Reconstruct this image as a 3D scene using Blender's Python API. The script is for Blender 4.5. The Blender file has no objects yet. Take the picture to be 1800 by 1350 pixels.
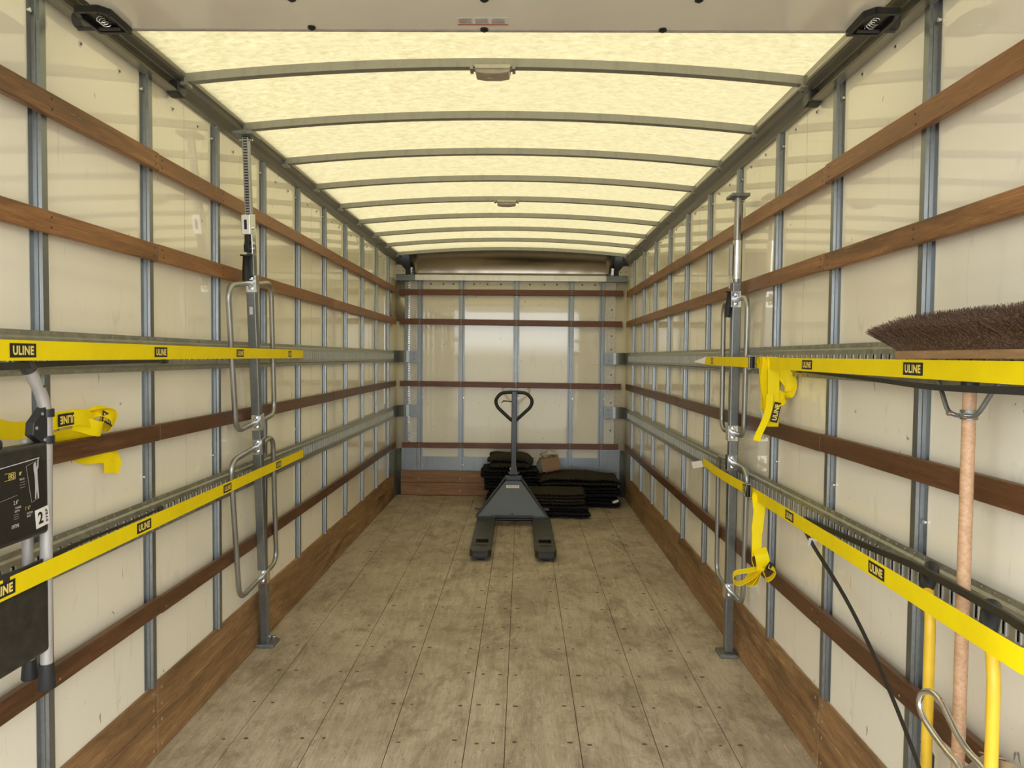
import bpy, math, random
from mathutils import Vector, Matrix
random.seed(7)
S = bpy.context.scene
COL = S.collection

# ------------------------------------------------------------------ camera, world, exposure
CAM = Vector((0.12695, 0.0, 1.54451))
def camera():
    f, p, y, r = 1288.61, -.03627, .01418, .00935
    fwd = Vector((-math.sin(y)*math.cos(p), math.cos(y)*math.cos(p), math.sin(p)))
    right = Vector((math.cos(y), math.sin(y), 0)); up = right.cross(fwd)
    a = right*math.cos(r) + up*math.sin(r); b = up*math.cos(r) - right*math.sin(r)
    cd = bpy.data.cameras.new('camera'); co = bpy.data.objects.new('camera', cd); COL.objects.link(co)
    m = Matrix((a, b, -fwd)).transposed().to_4x4(); m.translation = CAM
    co.matrix_world = m
    cd.sensor_fit = 'HORIZONTAL'; cd.sensor_width = 36; cd.lens = f/1800*36; cd.clip_start = .02; cd.clip_end = 200
    S.camera = co
camera()
W = bpy.data.worlds.new('world'); S.world = W; W.use_nodes = True
def world():
    n = W.node_tree.nodes; l = W.node_tree.links; n.clear()
    out = n.new('ShaderNodeOutputWorld'); bg = n.new('ShaderNodeBackground')
    tc = n.new('ShaderNodeTexCoord'); sp = n.new('ShaderNodeSeparateXYZ'); cr = n.new('ShaderNodeValToRGB')
    l.new(tc.outputs['Generated'], sp.inputs[0]); l.new(sp.outputs['Z'], cr.inputs[0])
    e = cr.color_ramp.elements
    e[0].position = 0.0; e[0].color = (.33, .325, .31, 1)
    e[1].position = 1.0; e[1].color = (.95, .97, 1.0, 1)
    k = cr.color_ramp.elements.new(.02); k.color = (.90, .95, 1.0, 1)
    l.new(cr.outputs[0], bg.inputs['Color']); bg.inputs['Strength'].default_value = 4.7
    l.new(bg.outputs[0], out.inputs[0])
world()
S.view_settings.view_transform = 'Standard'; S.view_settings.look = 'None'
S.view_settings.gamma = 1.0; S.view_settings.use_curve_mapping = False
S.view_settings.exposure = 0.13
S.cycles.max_bounces = 14; S.cycles.diffuse_bounces = 8; S.cycles.glossy_bounces = 5
S.cycles.transmission_bounces = 6; S.cycles.sample_clamp_indirect = 6

# ------------------------------------------------------------------ materials
MATS = {}
class NT:
    def __init__(s, name):
        s.m = bpy.data.materials.new(name); s.m.use_nodes = True
        s.t = s.m.node_tree; s.n = s.t.nodes; s.l = s.t.links
        s.bsdf = s.n['Principled BSDF']
        MATS[name] = s.m
    def set(s, k, v):
        if isinstance(v, bpy.types.NodeSocket): s.l.new(v, s.bsdf.inputs[k])
        else: s.bsdf.inputs[k].default_value = v
    def coord(s, scale=(1, 1, 1), kind='Object', loc=None):
        tc = s.n.new('ShaderNodeTexCoord'); mp = s.n.new('ShaderNodeMapping')
        mp.inputs['Scale'].default_value = scale
        s.l.new(tc.outputs[kind], mp.inputs[0])
        if loc is not None: s.l.new(loc, mp.inputs['Location'])
        return mp.outputs[0]
    def noise(s, vec, scale, detail=4, rough=.55, dist=0):
        k = s.n.new('ShaderNodeTexNoise'); k.inputs['Scale'].default_value = scale
        k.inputs['Detail'].default_value = detail; k.inputs['Roughness'].default_value = rough
        k.inputs['Distortion'].default_value = dist
        s.l.new(vec, k.inputs['Vector']); return k.outputs[0]
    def voronoi(s, vec, scale):
        k = s.n.new('ShaderNodeTexVoronoi'); k.inputs['Scale'].default_value = scale
        s.l.new(vec, k.inputs['Vector']); return k.outputs['Color']
    def ramp(s, fac, stops):
        k = s.n.new('ShaderNodeValToRGB'); e = k.color_ramp.elements
        while len(e) < len(stops): e.new(.5)
        for q, (p, c) in zip(e, stops):
            q.position = p; q.color = (*c, 1) if len(c) == 3 else c
        s.l.new(fac, k.inputs[0]); return k.outputs[0]
    def val(s, fac, a, b, v0=0., v1=1.):
        k = s.n.new('ShaderNodeMapRange'); k.inputs[1].default_value = a; k.inputs[2].default_value = b
        k.inputs[3].default_value = v0; k.inputs[4].default_value = v1
        s.l.new(fac, k.inputs[0]); return k.outputs[0]
    def mix(s, fac, a, b, mode='MIX'):
        k = s.n.new('ShaderNodeMix'); k.data_type = 'RGBA'; k.blend_type = mode
        for i, v in ((0, fac), (6, a), (7, b)):
            if isinstance(v, bpy.types.NodeSocket): s.l.new(v, k.inputs[i])
            elif i == 0: k.inputs[0].default_value = v
            else: k.inputs[i].default_value = (*v, 1)
        return k.outputs[2]
    def bump(s, h, strength=.2, dist=.01):
        k = s.n.new('ShaderNodeBump'); k.inputs['Strength'].default_value = strength
        k.inputs['Distance'].default_value = dist
        s.l.new(h, k.inputs['Height']); s.l.new(k.outputs[0], s.bsdf.inputs['Normal'])
    def rnd(s):
        k = s.n.new('ShaderNodeObjectInfo'); c = s.n.new('ShaderNodeCombineXYZ')
        m = s.n.new('ShaderNodeMath'); m.operation = 'MULTIPLY'; m.inputs[1].default_value = 37.
        s.l.new(k.outputs['Random'], m.inputs[0])
        for i in range(3): s.l.new(m.outputs[0], c.inputs[i])
        return c.outputs[0], k.outputs['Random']

def plain(name, col, rough=.5, metal=0., spec=.5, coat=0., var=.12, vs=30.):
    t = NT(name)
    n = t.noise(t.coord(), vs, 3)
    c = t.mix(t.val(n, .3, .7), tuple(x*(1-var) for x in col), tuple(min(1, x*(1+var)) for x in col))
    t.set('Base Color', c); t.set('Roughness', t.val(n, .3, .7, rough*.88, min(1, rough*1.12)))
    t.set('Metallic', metal); t.set('Specular IOR Level', spec); t.set('Coat Weight', coat)
    t.set('Coat Roughness', .1)
    return t

def wood(name, axis, tones, rough=.5, stain=.5, gs=1.):
    """axis: direction of the grain"""
    t = NT(name); off, r = t.rnd()
    sc = {'Y': (22*gs, 1.3, 22*gs), 'X': (1.3, 22*gs, 22*gs)}[axis]
    sc2 = {'Y': (7, .9, 7), 'X': (.9, 7, 7)}[axis]
    v = t.coord(sc, loc=off); v2 = t.coord(sc2, loc=off)
    g = t.noise(v, 3.0, 7, .65, .6)
    b = t.noise(v2, 1.6, 4, .6, .8)
    fine = t.noise(t.coord(tuple(x*4 for x in sc), loc=off), 3., 3, .6)
    c = t.ramp(g, [(.28, tones[0]), (.5, tones[1]), (.72, tones[2])])
    dk = t.mix(t.val(b, .42, .68, 0, stain), c, tuple(x*.42 for x in tones[0]))
    lt = t.mix(t.val(r, 0, 1, 0, .45), dk, tones[1])
    c2 = t.mix(t.val(fine, .35, .65, .35, 0), lt, tuple(x*.4 for x in tones[0]))
    sc_ = t.noise(t.coord(tuple(x*2.2 for x in sc2), loc=off), 6, 2, .4, 2.5)
    c3 = t.mix(t.val(sc_, .73, .75, 0, .4), c2, tuple(min(1, x*1.9) for x in tones[2]))
    t.set('Base Color', c3); t.set('Roughness', t.val(g, .3, .7, rough*.85, rough*1.15))
    t.bump(fine, .25, .002)
    return t
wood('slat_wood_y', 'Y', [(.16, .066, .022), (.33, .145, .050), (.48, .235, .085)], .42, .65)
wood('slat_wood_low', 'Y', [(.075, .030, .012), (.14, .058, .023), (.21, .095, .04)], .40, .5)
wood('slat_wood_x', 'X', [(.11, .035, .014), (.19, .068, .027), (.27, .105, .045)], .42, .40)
wood('kick_wood_y', 'Y', [(.16, .080, .030), (.37, .208, .088), (.60, .375, .17)], .6, .95, .6)
wood('kick_wood_x', 'X', [(.20, .085, .033), (.33, .16, .066), (.45, .25, .11)], .55, .7, .6)
wood('pole_wood', 'Y', [(.55, .32, .17), (.62, .38, .22), (.70, .46, .28)], .45, .12, .5)
wood('block_wood', 'Y', [(.33, .19, .09), (.42, .25, .12), (.50, .31, .16)], .5, .2, .7)

def m_floor():
    t = NT('floor_wood')
    v = t.coord((9, .7, 9)); g = t.noise(v, 3.2, 6, .65, .4)
    fine = t.noise(t.coord((60, 3, 60)), 3, 4, .65)
    blot = t.noise(t.coord((1, 1, 1)), 1.7, 6, .68, .5)
    blot2 = t.noise(t.coord((1, .8, 1)), 6.5, 5, .72)
    c = t.ramp(g, [(.25, (.42, .345, .245)), (.5, (.60, .51, .38)), (.8, (.73, .64, .49))])
    c = t.mix(t.val(blot, .38, .70, 0, .62), c, (.27, .205, .13))
    c = t.mix(t.val(blot2, .50, .72, 0, .6), c, (.185, .14, .09))
    c = t.mix(t.val(fine, .3, .7, .36, 0), c, (.16, .12, .075))
    for sc, rt, th in (((14, 1.6, 1), 3., .695), ((3.2, 11, 1), 3., .70), ((7, 3.5, 1), 4.5, .70)):
        s1 = t.noise(t.coord(sc), rt, 2, .35, 3.5)
        c = t.mix(t.val(s1, th, th+.015, 0, .38), c, (.74, .64, .48))
    sm = t.noise(t.coord((1.6, .7, 1)), 2.6, 7, .75, 1.2)
    c = t.mix(t.val(sm, .49, .64, 0, .6), c, (.185, .14, .09))
    s9 = t.noise(t.coord((26, 3.5, 1)), 6., 5, .75, .8)
    c = t.mix(t.val(s9, .55, .68, 0, .5), c, (.17, .13, .085))
    dk = t.noise(t.coord((8, 2.2, 1)), 5., 2, .4, 3.)
    c = t.mix(t.val(dk, .705, .72, 0, .6), c, (.09, .07, .05))
    # round damp stains
    vo = t.n.new('ShaderNodeTexVoronoi'); vo.inputs['Scale'].default_value = 1.15
    t.l.new(t.coord((1, .8, 0)), vo.inputs['Vector'])
    c = t.mix(t.val(vo.outputs['Distance'], .035, .06, .35, 0), c, (.25, .195, .11))
    t.set('Base Color', c); t.set('Roughness', t.val(g, .2, .8, .46, .68)); t.bump(fine, .22, .002)
m_floor()

def m_wall(name, marks):
    t = NT(name)
    big = t.noise(t.coord((1, 1, 1)), 1.3, 3, .5)
    base = t.mix(t.val(big, .3, .7), (.915, .865, .730), (.94, .90, .78))
    mk = t.noise(t.coord((1.4, 2.6, 1.1) if marks != 'x' else (2.4, 1, 1.2)), 7., 3, .5, 2.2)
    c = t.mix(t.val(mk, .728, .742, 0, .7), base, (.17, .16, .14))
    mk2 = t.noise(t.coord((5, 5, 1.1)), 3.4, 3, .6, 1.)
    c = t.mix(t.val(mk2, .62, .75, 0, .25), c, (.45, .42, .34))
    t.set('Base Color', c); t.set('Roughness', t.val(mk2, .3, .7, .025, .05))
    t.set('Specular IOR Level', .85)
    wv = t.noise(t.coord((1.2, 1.2, .22)), 3.2, 2, .4)
    t.bump(wv, .07, .006)
m_wall('panel_side', 'y'); m_wall('panel_back', 'x')
plain('door_skin', (.80, .76, .66), .10, 0, .8, var=.04, vs=3)

def m_steel(name, col, rough, metal=.85, sp=.16, sc=60):
    t = NT(name)
    v = t.voronoi(t.coord(), sc)
    bw = t.n.new('ShaderNodeRGBToBW'); t.l.new(v, bw.inputs[0])
    st = t.noise(t.coord((3, 3, .6)), 6, 4, .6)
    c = t.mix(t.val(bw.outputs[0], .2, .8), tuple(x*(1-sp) for x in col), tuple(min(1, x*(1+sp)) for x in col))
    c = t.mix(t.val(st, .5, .75, 0, .35), c, tuple(x*.55 for x in col))
    t.set('Base Color', c); t.set('Metallic', metal)
    t.set('Roughness', t.val(bw.outputs[0], .2, .8, rough*.85, rough*1.15))
m_steel('galv', (.275, .295, .30), .36, .85, .05, 90)
m_steel('slot_rim', (.55, .55, .51), .45, .5, .02, 60)  # paler than the track steel: door light on the rims put into the colour
m_steel('galv_dark', (.25, .27, .27), .48, .8)
m_steel('track_steel', (.40, .405, .36), .38, .72, .10, 40)
plain('rail_steel', (.30, .29, .245), .30, .65, .5, var=.06, vs=5)
m_steel('bow_steel', (.37, .365, .33), .5, .6, .05, 90)
plain('tube_steel', (.40, .405, .39), .36, .85, .5, var=.05, vs=12)
m_steel('zinc', (.78, .80, .82), .18, 1., .05, 60)
plain('alu_sheet', (.60, .55, .47), .22, .95, .5, var=.05, vs=2)
m_steel('alu_bar', (.72, .70, .64), .35, .8, .04, 10)
m_steel('alu_tube', (.82, .82, .84), .16, 1., .02, 10)
m_steel('bent_sheet', (.48, .43, .36), .38, .75, .05, 10)
plain('ladder_grey', (.44, .42, .40), .38, .25, .5, var=.03)
plain('black_plastic', (.022, .022, .024), .42)
plain('black_metal', (.03, .03, .03), .38, .5)
plain('dark_grip', (.05, .043, .042), .5)
plain('rubber', (.018, .018, .019), .6)
plain('bungee_black', (.025, .023, .020), .55)
plain('jack_paint', (.034, .037, .042), .32, .3, .6, .2, var=.06, vs=8)
plain('jack_plate_daylit', (.066, .088, .128), .30, .25, .6, .3, var=.05, vs=5)  # jack's dark grey with the reflected door daylight put in as blue
plain('jack_fork_paint', (.026, .026, .020), .38, .15, .4, .0, var=.06, vs=6)
plain('yellow_paint', (.80, .52, .035), .38, 0, .5, var=.04)
plain('white_label', (.72, .70, .66), .5, var=.03)
plain('cardboard', (.30, .18, .09), .7, var=.08)
plain('cream_post', (.72, .665, .53), .45, 0, .4, var=.05, vs=4)
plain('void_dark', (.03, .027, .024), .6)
plain('nail_dark', (.10, .078, .052), .7)
plain('screw_dark', (.05, .035, .028), .6)
plain('screw_light', (.50, .42, .35), .4, .6)
plain('rivet_head', (.16, .15, .13), .4, .6)
plain('red_ink', (.42, .09, .05), .5)
plain('grey_ink', (.36, .33, .28), .6)
plain('label_black', (.014, .012, .010), .5)
plain('lamp_housing', (.52, .50, .40), .4, .1)
plain('lamp_lens', (.40, .34, .26), .25, 0, .5)
plain('panel_white', (.74, .72, .68), .45)
plain('corner_metal', (.58, .52, .40), .36, .6, .5, var=.05, vs=4)
plain('seam_line', (.52, .49, .41), .5)
plain('silhouette', (.50, .50, .50), .5)
plain('floor_gap', (.055, .04, .025), .9)

def m_strap():
    t = NT('strap_yellow')
    w = t.noise(t.coord((1, 1, 1)), 420, 2, .5)
    b = t.noise(t.coord((1, 1, 1)), 9, 4, .6)
    c = t.mix(t.val(b, .3, .75), (.93, .74, .001), (.86, .66, .002))
    t.set('Base Color', c); t.set('Roughness', .62); t.set('Specular IOR Level', .25)
    t.bump(w, .25, .0006)
m_strap()
plain('letter_yellow', (.85, .68, .16), .6, var=.03)

def m_blanket(name, col):
    t = NT(name)
    wv = t.n.new('ShaderNodeTexWave'); wv.wave_type = 'BANDS'; wv.bands_direction = 'DIAGONAL'
    wv.inputs['Scale'].default_value = 14; wv.inputs['Distortion'].default_value = 1.2
    t.l.new(t.coord((1, .9, 1.6)), wv.inputs['Vector'])
    n = t.noise(t.coord(), 25, 3)
    c = t.mix(t.val(wv.outputs[0], .2, .9), tuple(x*.55 for x in col), col)
    t.set('Base Color', c); t.set('Roughness', .9); t.set('Specular IOR Level', .15)
    h = t.n.new('ShaderNodeMath'); h.operation = 'ADD'; t.l.new(wv.outputs[0], h.inputs[0]); t.l.new(n, h.inputs[1])
    t.bump(h.outputs[0], 1., .02)
m_blanket('blanket_brown', (.072, .058, .040)); m_blanket('blanket_navy', (.034, .031, .033))

def m_tread():
    t = NT('tread_plastic')
    vo = t.n.new('ShaderNodeTexBrick'); vo.inputs['Scale'].default_value = 60; vo.inputs['Mortar Size'].default_value = .06
    mp = t.coord((1, 1, 1)); sw = t.n.new('ShaderNodeSeparateXYZ'); cb = t.n.new('ShaderNodeCombineXYZ')
    t.l.new(mp, sw.inputs[0]); t.l.new(sw.outputs[1], cb.inputs[0]); t.l.new(sw.outputs[2], cb.inputs[1])
    t.l.new(cb.outputs[0], vo.inputs['Vector'])
    n = t.noise(mp, 30, 4)
    t.set('Base Color', t.mix(t.val(n, .3, .7), (.016, .015, .013), (.038, .035, .028)))
    t.set('Roughness', .42); t.bump(vo.outputs['Fac'], -.5, .002)
m_tread()

def m_roof():
    t = NT('roof_fibreglass'); t.n.remove(t.bsdf)
    out = [x for x in t.n if x.type == 'OUTPUT_MATERIAL'][0]
    f1 = t.noise(t.coord((1.0, 1.7, 1)), 26, 6, .72, .5)
    f2 = t.noise(t.coord((.8, .5, 1)), 1.6, 4, .6)
    f3 = t.noise(t.coord((.9, 2.6, 1)), 60, 3, .6)
    c = t.mix(t.val(f1, .34, .66), (.196, .163, .078), (.305, .266, .150))
    c = t.mix(t.val(f2, .36, .72, 0, .35), c, (.243, .214, .124))
    c = t.mix(t.val(f3, .35, .68, 0, .28), c, (.222, .190, .105))
    tr = t.n.new('ShaderNodeBsdfTranslucent'); df = t.n.new('ShaderNodeBsdfDiffuse'); mx = t.n.new('ShaderNodeMixShader')
    t.l.new(c, tr.inputs[0]); df.inputs[0].default_value = (.80, .73, .50, 1)
    mx.inputs[0].default_value = .22
    t.l.new(tr.outputs[0], mx.inputs[1]); t.l.new(df.outputs[0], mx.inputs[2]); t.l.new(mx.outputs[0], out.inputs[0])
m_roof()
def m_film():
    t = NT('clear_film')
    t.set('Base Color', (.9, .86, .75, 1)); t.set('Roughness', .15); t.set('Transmission Weight', .85); t.set('IOR', 1.1)
m_film()

# ------------------------------------------------------------------ mesh helpers
def V(*a): return Vector(a)
class MB:
    def __init__(s): s.v = []; s.f = []; s.mi = []; s.sm = []
    def face(s, idx, m=0, smooth=False): s.f.append(tuple(idx)); s.mi.append(m); s.sm.append(smooth)
    def add(s, pts, faces, m=0, smooth=False):
        b = len(s.v); s.v += [Vector(p) for p in pts]
        for f in faces: s.face([b+i for i in f], m, smooth)
    def box(s, a, b, m=0):
        (x0, y0, z0), (x1, y1, z1) = a, b
        if x0 > x1: x0, x1 = x1, x0
        if y0 > y1: y0, y1 = y1, y0
        if z0 > z1: z0, z1 = z1, z0
        s.add([(x0, y0, z0), (x1, y0, z0), (x1, y1, z0), (x0, y1, z0), (x0, y0, z1), (x1, y0, z1), (x1, y1, z1), (x0, y1, z1)],
              [(3, 2, 1, 0), (4, 5, 6, 7), (0, 1, 5, 4), (1, 2, 6, 5), (2, 3, 7, 6), (3, 0, 4, 7)], m)
    def obox(s, c, ax, ay, az, m=0):
        c = Vector(c); ax = Vector(ax); ay = Vector(ay); az = Vector(az)
        P = [c+ax*i+ay*j+az*k for k in (-1, 1) for i, j in ((-1, -1), (1, -1), (1, 1), (-1, 1))]
        s.add(P, [(3, 2, 1, 0), (4, 5, 6, 7), (0, 1, 5, 4), (1, 2, 6, 5), (2, 3, 7, 6), (3, 0, 4, 7)], m)
    def tube(s, pts, r, n=12, m=0, caps=True, closed=False):
        pts = [Vector(p) for p in pts]; N = len(pts)
        rs = r if isinstance(r, (list, tuple)) else [r]*N
        up = None; b = len(s.v)
        for i, p in enumerate(pts):
            if closed: d = pts[(i+1) % N]-pts[i-1]
            else: d = pts[min(i+1, N-1)]-pts[max(i-1, 0)]
            d.normalize()
            if up is None:
                up = Vector((0, 0, 1)) if abs(d.z) < .9 else Vector((1, 0, 0))
            up = (up-d*up.dot(d)).normalized(); w = d.cross(up)
            for k in range(n):
                a = 2*math.pi*k/n; s.v.append(p+(up*math.cos(a)+w*math.sin(a))*rs[i])
        for i in range(N if closed else N-1):
            j = (i+1) % N
            for k in range(n):
                k2 = (k+1) % n
                s.face([b+i*n+k, b+i*n+k2, b+j*n+k2, b+j*n+k], m, True)
        if caps and not closed:
            a0 = [s.v[b+k].copy() for k in range(n)][::-1]; a1 = [s.v[b+(N-1)*n+k].copy() for k in range(n)]
            s.add(a0, [tuple(range(n))], m); s.add(a1, [tuple(range(n))], m)
    def cyl(s, a, b, r, n=16, m=0, r2=None): s.tube([a, b], [r, r if r2 is None else r2], n, m)
    def prism(s, poly, axis, a, b, m=0):
        """poly: 2D points; axis X/Y/Z: extrude direction"""
        def mk(p, t):
            if axis == 'Y': return (p[0], t, p[1])
            if axis == 'X': return (t, p[0], p[1])
            return (p[0], p[1], t)
        n = len(poly); P = [mk(p, a) for p in poly]+[mk(p, b) for p in poly]
        F = [tuple(range(n))[::-1], tuple(range(n, 2*n))]+[(i, (i+1) % n, n+(i+1) % n, n+i) for i in range(n)]
        s.add(P, F, m)
    def ribbon(s, pts, wd, width, th=.0016, m=0, smooth=True):
        """flat strap: pts centre line, wd width direction(s)"""
        pts = [Vector(p) for p in pts]; N = len(pts); b = len(s.v)
        wds = wd if isinstance(wd, list) else [wd]*N
        ws = width if isinstance(width, list) else [width]*N
        for i, p in enumerate(pts):
            d = (pts[min(i+1, N-1)]-pts[max(i-1, 0)]).normalized()
            w = Vector(wds[i]); w = (w-d*w.dot(d)).normalized(); nn = d.cross(w)
            for sa, sb in ((-1, -1), (1, -1), (1, 1), (-1, 1)):
                s.v.append(p+w*sa*ws[i]/2+nn*sb*th/2)
        src = s.v[b:]; del s.v[b:]
        for k in range(4):
            k2 = (k+1) % 4
            s.add([src[4*i+j] for i in range(N) for j in (k, k2)], [(2*i, 2*i+1, 2*i+3, 2*i+2) for i in range(N-1)], m, smooth and k in (0, 2))
        s.add(src[:4][::-1], [(0, 1, 2, 3)], m); s.add(src[-4:], [(0, 1, 2, 3)], m)
    def build(s, name, mats, parent=None, origin=None, bevel=0, seg=2, subsurf=0):
        if not isinstance(mats, (list, tuple)): mats = [mats]
        if parent is not None:
            o = Vector(parent['_w']) if '_w' in parent else Vector(parent.location)
        elif origin is not None: o = Vector(origin)
        else:
            o = Vector((sum(v.x for v in s.v)/len(s.v), sum(v.y for v in s.v)/len(s.v), min(v.z for v in s.v)))
        me = bpy.data.meshes.new(name)
        me.from_pydata([v-o for v in s.v], [], s.f)
        for m in mats: me.materials.append(MATS[m] if isinstance(m, str) else m)
        me.polygons.foreach_set('material_index', s.mi); me.polygons.foreach_set('use_smooth', s.sm)
        me.update()
        ob = bpy.data.objects.new(name, me); COL.objects.link(ob)
        if parent is not None: ob.parent = parent; ob['_w'] = list(o)
        else: ob.location = o; ob['_w'] = list(o)
        if bevel:
            bm = ob.modifiers.new('bevel', 'BEVEL'); bm.width = bevel; bm.segments = seg; bm.limit_method = 'ANGLE'
            bm.angle_limit = math.radians(50)
        if subsurf:
            sm = ob.modifiers.new('sub', 'SUBSURF'); sm.levels = subsurf; sm.render_levels = subsurf
        return ob
def tag(o, label=None, cat=None, group=None, kind=None):
    if label: o['label'] = label
    if cat: o['category'] = cat
    if group: o['group'] = group
    if kind: o['kind'] = kind
    return o
def empty(name, loc, label, cat, group=None):
    o = bpy.data.objects.new(name, None); COL.objects.link(o); o.location = loc; o['_w'] = list(loc)
    o.empty_display_size = .05
    return tag(o, label, cat, group)
def arc(c, r, a0, a1, n, plane='XZ', y=0.):
    out = []
    for i in range(n+1):
        a = math.radians(a0+(a1-a0)*i/n)
        p = (c[0]+r*math.cos(a), c[1]+r*math.sin(a))
        out.append({'XZ': (p[0], y, p[1]), 'YZ': (y, p[0], p[1]), 'XY': (p[0], p[1], y)}[plane])
    return out
def catmull(P, n=8, closed=False):
    P = [Vector(p) for p in P]; out = []; N = len(P)
    R = range(N) if closed else range(N-1)
    for i in R:
        p0 = P[(i-1) % N] if closed else P[max(i-1, 0)]; p1 = P[i]
        p2 = P[(i+1) % N] if closed else P[i+1]; p3 = P[(i+2) % N] if closed else P[min(i+2, N-1)]
        for k in range(n):
            t = k/n
            out.append(.5*((2*p1)+(p2-p0)*t+(2*p0-5*p1+4*p2-p3)*t*t+(3*p1-p0-3*p2+p3)*t**3))
    if not closed: out.append(P[-1])
    return out
def rounded(P, r, n=6, closed=False):
    """polyline with rounded corners"""
    P = [Vector(p) for p in P]; out = []; N = len(P)
    for i in range(N):
        if not closed and i in (0, N-1): out.append(P[i]); continue
        a, b, c = P[i-1], P[i], P[(i+1) % N]
        d1 = (a-b); d2 = (c-b); rr = min(r, d1.length*.48, d2.length*.48)
        s, e = b+d1.normalized()*rr, b+d2.normalized()*rr
        for k in range(n+1):
            t = k/n; out.append(s*(1-t)**2+b*2*t*(1-t)+e*t*t)
    return out
def text(name, s, c, xd, yd, w, h, mat, parent, bold=.03, th=.0004):
    """lettering centred on c, running along xd, upright along yd, w wide and h high"""
    cu = bpy.data.curves.new(name, 'FONT'); cu.body = s; cu.offset = bold; cu.resolution_u = 3
    cu.align_x = 'CENTER'; cu.align_y = 'CENTER'; cu.space_character = 1.08
    tmp = bpy.data.objects.new('tmp', cu); COL.objects.link(tmp)
    dg = bpy.context.evaluated_depsgraph_get(); me = bpy.data.meshes.new_from_object(tmp.evaluated_get(dg))
    bpy.data.objects.remove(tmp); bpy.data.curves.remove(cu)
    xs = [v.co.x for v in me.vertices]; ys = [v.co.y for v in me.vertices]
    x0, x1, y0, y1 = min(xs), max(xs), min(ys), max(ys)
    xd = Vector(xd).normalized(); yd = Vector(yd).normalized(); nn = xd.cross(yd).normalized()
    b = MB()
    P = [Vector(c)+xd*((v.co.x-x0)/(x1-x0)-.5)*w+yd*((v.co.y-y0)/max(y1-y0, 1e-6)-.5)*h+nn*th for v in me.vertices]
    b.add(P, [tuple(p.vertices) for p in me.polygons])
    bpy.data.meshes.remove(me)
    return b.build(name, mat, parent)
def patch(name, c, xd, yd, w, h, mat, parent, th=.0006):
    xd = Vector(xd).normalized(); yd = Vector(yd).normalized(); nn = xd.cross(yd).normalized()
    b = MB(); b.obox(Vector(c)+nn*th/2, xd*w/2, yd*h/2, nn*th/2)
    return b.build(name, mat, parent)
def logo(c, xd, yd, parent, w=.100, h=.033):
    xd = Vector(xd).normalized(); yd = Vector(yd).normalized(); nn = xd.cross(yd).normalized()
    pt = patch('brand_patch', Vector(c)+nn*.0009, xd, yd, w, h, 'label_black', parent)
    text('lettering', 'ULINE', Vector(c)+nn*.0016, xd, yd, w*.80, h*.66, 'letter_yellow', pt, .045)

ORD = ['first', 'second', 'third', 'fourth', 'fifth', 'sixth', 'seventh', 'eighth', 'ninth', 'tenth', 'eleventh', 'twelfth', 'thirteenth']
Y0, DY = 2.1174, .6054            # far edge of the first stud in view, spacing
XP, XS, XK = 1.272, 1.250, 1.262  # wall panel, stud face, kick board face
YB = 8.16                         # back panel
YR = .10                          # rear opening

# ------------------------------------------------------------------ setting: floor, walls, roof
def floor():
    seams = [-1.278, -1.016, -.703, -.391, -.087, .071, .371, .676, .973, 1.278]
    b = MB(); b.box((-1.30, YR-.05, -.05), (1.30, YB+.02, -.006), 1)
    for a, c in zip(seams, seams[1:]):
        b.box((a+.0016, YR-.05, -.03), (c-.0016, YB, 0), 0)
    rng = random.Random(3)
    for k in range(-8, 18):
        y = 2.886+.3165*k
        if y < YR or y > 8.1: continue
        for i, x in enumerate(seams[1:-1]):
            for d in (-.042, .040):
                if rng.random() < .06: continue
                cx = x+d+rng.uniform(-.006, .006); cy = y+rng.uniform(-.012, .012); r = rng.uniform(.0055, .0085)
                st = rng.uniform(1, 1.9)
                b.add([(cx+r*st*math.cos(t*math.pi/5), cy+r*math.sin(t*math.pi/5), .0004) for t in range(10)], [tuple(range(10))], 2)
    o = b.build('floor', ['floor_wood', 'floor_gap', 'nail_dark'], origin=(0, 0, 0)); tag(o, 'worn grey-brown plank floor of the cargo box', 'floor', kind='structure')
floor()
def side_wall(sx, name):
    b = MB(); X = sx*XP
    b.box((X, YR, -.02), (X+sx*.02, 8.06, 2.64), 0)
    k = 0
    y = Y0-3*DY; rv = MB()
    while y < 7.9:                                         # rivets along the top, faint sheet joints
        for d in (.20, .42):
            yy = y+d
            if YR+.05 < yy < 7.95:
                rv.cyl((X, yy, 2.515), (X-sx*.003, yy, 2.515), .009, 10, 0)
                rv.cyl((X-sx*.003, yy, 2.515), (X-sx*.0055, yy, 2.515), .0045, 8, 1)
        if k % 3 == 1: b.box((X-sx*.0006, y+.30, .2), (X, y+.3015, 2.6), 3)
        y += DY; k += 1
    o = b.build(name, ['panel_side', 'panel_white', 'rivet_head', 'seam_line'], origin=(X, 4, 0))
    tag(rv.build('rivets', ['panel_white', 'rivet_head'], o), 'row of round rivets', kind='stuff')
    tag(o, 'glossy cream %s side wall panel of the cargo box' % ('left' if sx < 0 else 'right'), 'wall', kind='structure')
side_wall(-1, 'wall_left'); side_wall(1, 'wall_right')
def back_wall():
    b = MB(); b.box((-1.29, YB, -.02), (1.29, YB+.02, 2.42), 0)
    for x in (-1.01, -.90, -.76, -.65, -.42, -.27, -.12, .20, .36, .50, .78, .92, 1.08):
        b.cyl((x, YB, 2.352), (x, YB-.003, 2.352), .011, 10, 1)
    for x in (-1.14, 1.11):
        for z in (2.08, 1.79, 1.64, 1.36, 1.20, 1.05, .74):
            b.cyl((x, YB-.008, z), (x, YB-.012, z), .010, 10, 1)
    o = b.build('wall_back', ['panel_back', 'rivet_head'], origin=(0, YB, 0)); tag(o, 'scuffed cream back wall of the cargo box', 'wall', kind='structure')
back_wall()
def roofz(x): return 2.640+.062*(1-(x/1.2)**2)
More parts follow.
